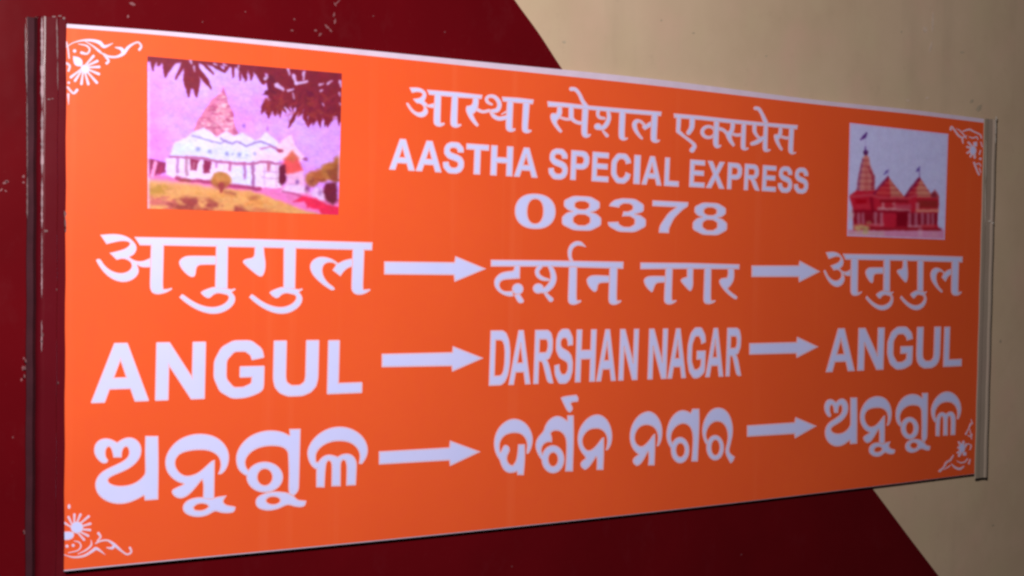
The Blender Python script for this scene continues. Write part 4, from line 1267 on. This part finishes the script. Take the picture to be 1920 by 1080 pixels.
    for p, wds in [([(130, 100), (132, 205)], [60, 14]), ([(240, 110), (240, 262)], [70, 16]), ([(310, 110), (238, 255)], [70, 16]), ([(410, 130), (330, 280)], [50, 14]), ([(190, 110), (180, 150)], [60, 30]),
                   ([(440, 110), (440, 280), (452, 432)], [60, 76, 18]), ([(510, 120), (510, 300), (520, 440)], [60, 84, 18]), ([(470, 180), (478, 330)], [90, 70]), ([(530, 190), (600, 290), (652, 370)], [44, 56, 14]), ([(560, 110), (672, 232)], [44, 12]),
                   ([(640, 120), (770, 215)], [70, 22]), ([(810, 140), (772, 215)], [50, 22]), ([(850, 150), (852, 262)], [34, 14]), ([(905, 150), (912, 290)], [44, 14]), ([(945, 180), (962, 286)], [80, 22]), ([(1010, 180), (1012, 288)], [60, 18]), ([(1080, 190), (1120, 300)], [110, 50])]:
        c.line(p, wds, dark, 1.5)
    c.poly([(1150, 195), (1860, 222), (1860, 600), (1760, 590), (1640, 560), (1540, 600), (1470, 520), (1400, 500), (1280, 520), (1200, 510), (1170, 440), (1190, 330)], dark, 2.0)
    rl = random.Random(11)
    nodes = [(1180, 250), (1190, 380), (1200, 480), (1290, 470), (1400, 430), (1480, 470), (1560, 540), (1640, 520), (1720, 560), (1800, 540), (1300, 330), (1500, 380), (1640, 400), (1780, 420)]
    for x, y in nodes:
        for k in range(9):
            a = math.radians(rl.uniform(20, 160))
            L = rl.uniform(85, 165)
            x1, y1 = x + L * math.cos(a) * 0.95, y + L * math.sin(a)
            if y1 > 735 or x1 < 1095:
                continue
            col = rl.choice([dark, (116, 26, 46), (138, 38, 50), (108, 22, 50)])
            c.line([(x, y), ((x + x1) / 2, (y + y1) / 2), (x1, y1)], [14, rl.uniform(30, 44), 6], col, 1.4)
    for p in ([(1430, 560), (1385, 650), (1345, 718)], [(1560, 560), (1545, 650), (1530, 712)], [(1620, 560), (1630, 650), (1634, 708)], [(1740, 560), (1720, 650), (1700, 718)], [(1180, 500), (1165, 580), (1172, 632)], [(1230, 500), (1225, 560), (1222, 608)],
              [(1500, 540), (1500, 620), (1522, 700)], [(1680, 560), (1690, 640), (1700, 700)], [(1800, 540), (1800, 600), (1806, 660)], [(1150, 470), (1120, 540), (1112, 596)]):
        c.line(p, [26, 44, 8], dark, 1.4)
    c.poly([(1120, 440), (1700, 420), (1800, 640), (1500, 690), (1150, 600)], (158, 58, 44), 5, 0.5, np.clip((n4 - 0.5) * 6, 0, 1))
    for x0, y0, x1, y1, wd in [(1245, 335, 1300, 372, 44), (1340, 385, 1388, 370, 22), (1395, 250, 1418, 310, 34), (1420, 318, 1520, 300, 30), (1490, 215, 1486, 280, 24), (1345, 188, 1356, 240, 22), (1140, 275, 1162, 262, 24),
                               (1700, 325, 1742, 300, 18), (1632, 330, 1660, 322, 20), (1640, 385, 1656, 378, 18), (1812, 296, 1816, 345, 22), (1806, 405, 1816, 430, 16), (1810, 495, 1812, 515, 14), (1386, 405, 1398, 452, 12), (1655, 500, 1664, 520, 12), (1320, 535, 1340, 560, 14),
                               (465, 116, 478, 145, 18), (500, 170, 508, 215, 14), (682, 146, 700, 152, 16), (765, 146, 795, 156, 16), (898, 160, 896, 240, 14)]:
        c.line([(x0, y0), (x1, y1)], [wd, wd * 0.6], sky, 1.5, 0.9)
    # pale left margin of the print
    c.put(np.clip(1 - np.abs(c.A - 0.0) * 55, 0, 1) * 0.8 * (c.B > 0.10), (255, 196, 232))
    c.put(np.clip(1 - np.abs(1 - c.A) * 70, 0, 1) * 0.6 * (c.B > 0.55) * (c.B < 0.75), (255, 196, 232))
    c.put((n4 - n4.min()) / (n4.max() - n4.min()) * 0.05, (150, 80, 140))
    c.build('temple_picture', (0.90, 0.84, 0.97), 'printed colour picture of a white temple under dark overhanging leaves')


picture_one()


def picture_two():
    c = Canvas([(1593.5, 230.2), (1778.2, 251), (1771.4, 449.6), (1588.4, 442.6)], 200, 215, 9, 0.35)
    n3, n4 = c.cloud(9), c.cloud(20)
    c.C[:] = (214, 214, 255)
    c.put(np.clip(n3 - 0.4, 0, 1) * 0.4, (204, 210, 255))
    c.at(1570, 335, 8)
    # forecourt
    c.poly([(120, 765), (1640, 765), (1640, 940), (120, 940)], (232, 150, 190), 3)
    c.poly([(120, 800), (700, 780), (700, 860), (120, 860)], (224, 190, 190), 4, 0.6)
    red, deep, pale, tan = (214, 34, 58), (150, 6, 34), (236, 172, 190), (226, 140, 120)
    # main body
    c.poly([(175, 265), (290, 170), (560, 165), (800, 215), (1000, 262), (1300, 262), (1420, 240), (1510, 262), (1530, 380), (1505, 500), (1500, 690), (1555, 775), (240, 775), (230, 440)], red, 2.2)
    # tower
    c.at(1570, 220, 8)
    c.poly([(425, 540), (475, 600), (500, 730), (552, 900), (560, 1095), (290, 1095), (325, 850), (372, 640)], (226, 130, 122), 2.2)
    c.line([(385, 640), (330, 900), (310, 1080)], [26, 30, 40], (150, 70, 130), 2.4, 0.8)
    c.line([(470, 750), (540, 900), (530, 1060)], [26, 44, 60], (170, 30, 60), 2.6, 0.8)
    c.line([(430, 640), (440, 1080)], [20, 60], (206, 90, 86), 3, 0.7)
    for k in range(11):
        y = 600 + k * 44
        h = 30 + (y - 560) * 0.20
        c.line([(428 - h, y), (428 + h * 0.9, y + 4)], 9, (178, 70, 88) if k % 2 else (240, 158, 146), 2, 0.6)
    c.dot(425, 530, 34, 34, (96, 26, 84), 2)
    c.line([(425, 440), (425, 520)], [8, 26], (110, 60, 150), 2)
    c.line([(440, 235), (405, 290), (350, 335)], [18, 54, 10], (92, 40, 132), 2)
    c.line([(425, 300), (425, 450)], 6, (190, 170, 230), 2, 0.6)
    c.line([(765, 790), (738, 820), (700, 855)], [10, 40, 8], (116, 92, 176), 2)
    c.line([(1240, 745), (1215, 785), (1185, 810)], [10, 46, 10], (112, 84, 172), 2)
    c.line([(765, 800), (765, 920)], 8, (190, 160, 220), 2, 0.6)
    c.line([(1230, 800), (1230, 930)], [6, 30], (140, 100, 170), 2, 0.8)
    # pyramids
    c.poly([(765, 900), (900, 1080), (1010, 1200), (540, 1200), (620, 1060)], (216, 46, 62), 2.2)
    c.poly([(775, 920), (900, 1080), (1010, 1200), (800, 1200)], (224, 130, 110), 2.6)
    c.line([(755, 910), (610, 1070), (560, 1150)], [40, 30, 30], (150, 26, 74), 2.4, 0.9)
    c.poly([(1232, 900), (1330, 1050), (1420, 1200), (1000, 1200), (1110, 1060)], (214, 44, 64), 2.2)
    c.poly([(1245, 930), (1330, 1050), (1420, 1200), (1200, 1200), (1180, 1100)], (228, 140, 116), 2.6)
    c.line([(1220, 930), (1100, 1080), (1030, 1180)], [44, 34, 30], (146, 26, 76), 2.4, 0.9)
    for x0, w0 in ((770, 0.86), (1238, 0.84)):
        for k in range(6):
            y = 970 + k * 38
            h = (y - 905) * w0
            c.line([(x0 - h * 0.9, y + 10), (x0 + h * 0.85, y + 10)], 9, (170, 30, 52) if k % 2 else (242, 150, 128), 2.2, 0.5)
    c.at(1570, 335, 8)
    c.poly([(1460, 165), (1510, 230), (1520, 290), (1400, 290), (1410, 230)], (190, 70, 80), 2.4)
    c.dot(1450, 240, 34, 36, (140, 40, 56), 3, 0.8)
    # bands, galleries and columns
    c.dot(690, 200, 60, 40, (238, 70, 70), 5, 0.7)
    c.poly([(270, 310), (440, 310), (430, 370), (280, 380)], (196, 0, 26), 3)
    c.poly([(280, 400), (490, 380), (490, 430), (290, 450)], (226, 50, 72), 4, 0.9)
    c.line([(200, 270), (500, 245), (640, 290), (1060, 300), (1180, 250)], 26, (226, 90, 104), 3, 0.8)
    c.line([(510, 300), (530, 480)], 40, deep, 3, 0.8)
    c.poly([(640, 320), (1060, 320), (1060, 360), (640, 350)], (150, 18, 32), 3, 0.9)
    c.poly([(1200, 320), (1510, 320), (1510, 440), (1220, 440)], (160, 44, 40), 3, 0.9)
    c.line([(630, 455), (760, 458), (900, 465), (1070, 480)], 46, (232, 158, 166), 3, 0.95)
    c.line([(900, 420), (1080, 420)], 50, (212, 100, 124), 4, 0.8)
    c.line([(1200, 482), (1500, 482)], 46, (240, 158, 132), 3, 0.95)
    for x in (685, 850, 1200):
        c.line([(x, 380), (x, 440)], 36, (238, 166, 172), 3, 0.85)
    c.line([(740, 410), (840, 410)], 30, (190, 40, 60), 3, 0.8)
    c.line([(250, 490), (1060, 505)], 44, deep, 3, 0.85)
    c.poly([(880, 510), (1060, 505), (1060, 720), (880, 720)], (146, 4, 30), 3)
    c.poly([(1060, 510), (1500, 515), (1490, 690), (1070, 720)], (142, 12, 36), 3, 0.9)
    c.poly([(250, 510), (660, 510), (660, 680), (250, 680)], (150, 16, 38), 3, 0.85)
    for x, y0, y1, wd in [(320, 530, 660, 40), (385, 530, 660, 34), (575, 520, 670, 44), (665, 530, 690, 44), (1085, 530, 715, 44), (1180, 530, 715, 44), (1275, 530, 680, 40), (1360, 540, 680, 44), (1430, 540, 680, 34)]:
        c.line([(x, y0), (x, y1)], wd, (226, 150, 172), 3, 0.75)
    c.poly([(700, 520), (870, 520), (870, 700), (700, 680)], (212, 34, 60), 3, 0.9)
    c.line([(500, 695), (680, 690)], 34, (224, 120, 132), 3, 0.8)
    c.line([(1080, 715), (1240, 720)], 34, (232, 160, 178), 3, 0.8)
    c.line([(1260, 720), (1440, 715)], 44, (224, 82, 92), 3, 0.8)
    c.line([(480, 745), (780, 755), (1150, 750), (1540, 760)], 34, (156, 26, 38), 3, 0.85)
    for x, y, r in [(290, 730, 44), (360, 720, 40), (430, 740, 44), (470, 660, 26), (310, 770, 30), (420, 800, 36)]:
        c.dot(x, y, r, r * 0.8, (228, 206, 140), 3.5, 0.85, np.clip((n4 - 0.2) * 4, 0, 1))
    c.dot(400, 760, 60, 30, (170, 150, 90), 4, 0.5, np.clip((n4 - 0.4) * 5, 0, 1))
    c.dot(205, 540, 40, 60, (226, 196, 206), 4, 0.9)
    c.dot(1245, 810, 22, 50, (240, 190, 210), 4, 0.8)
    c.dot(1450, 840, 60, 40, (236, 170, 190), 5, 0.6)
    # pale margin
    e = np.minimum(np.minimum(c.A, 1 - c.A) * 184, np.minimum(c.B, 1 - c.B) * 200)
    c.put(np.clip((3.4 - e) / 2.0, 0, 1) * 0.9, (232, 190, 226))
    c.put((n4 - n4.min()) / (n4.max() - n4.min()) * 0.06, (120, 60, 110))
    c.build('temple_picture', (0.95, 0.92, 0.98), 'small printed colour picture of a red temple against a pale blue sky', 2, 0.45)


picture_two()
bpy.context.view_layer.update()
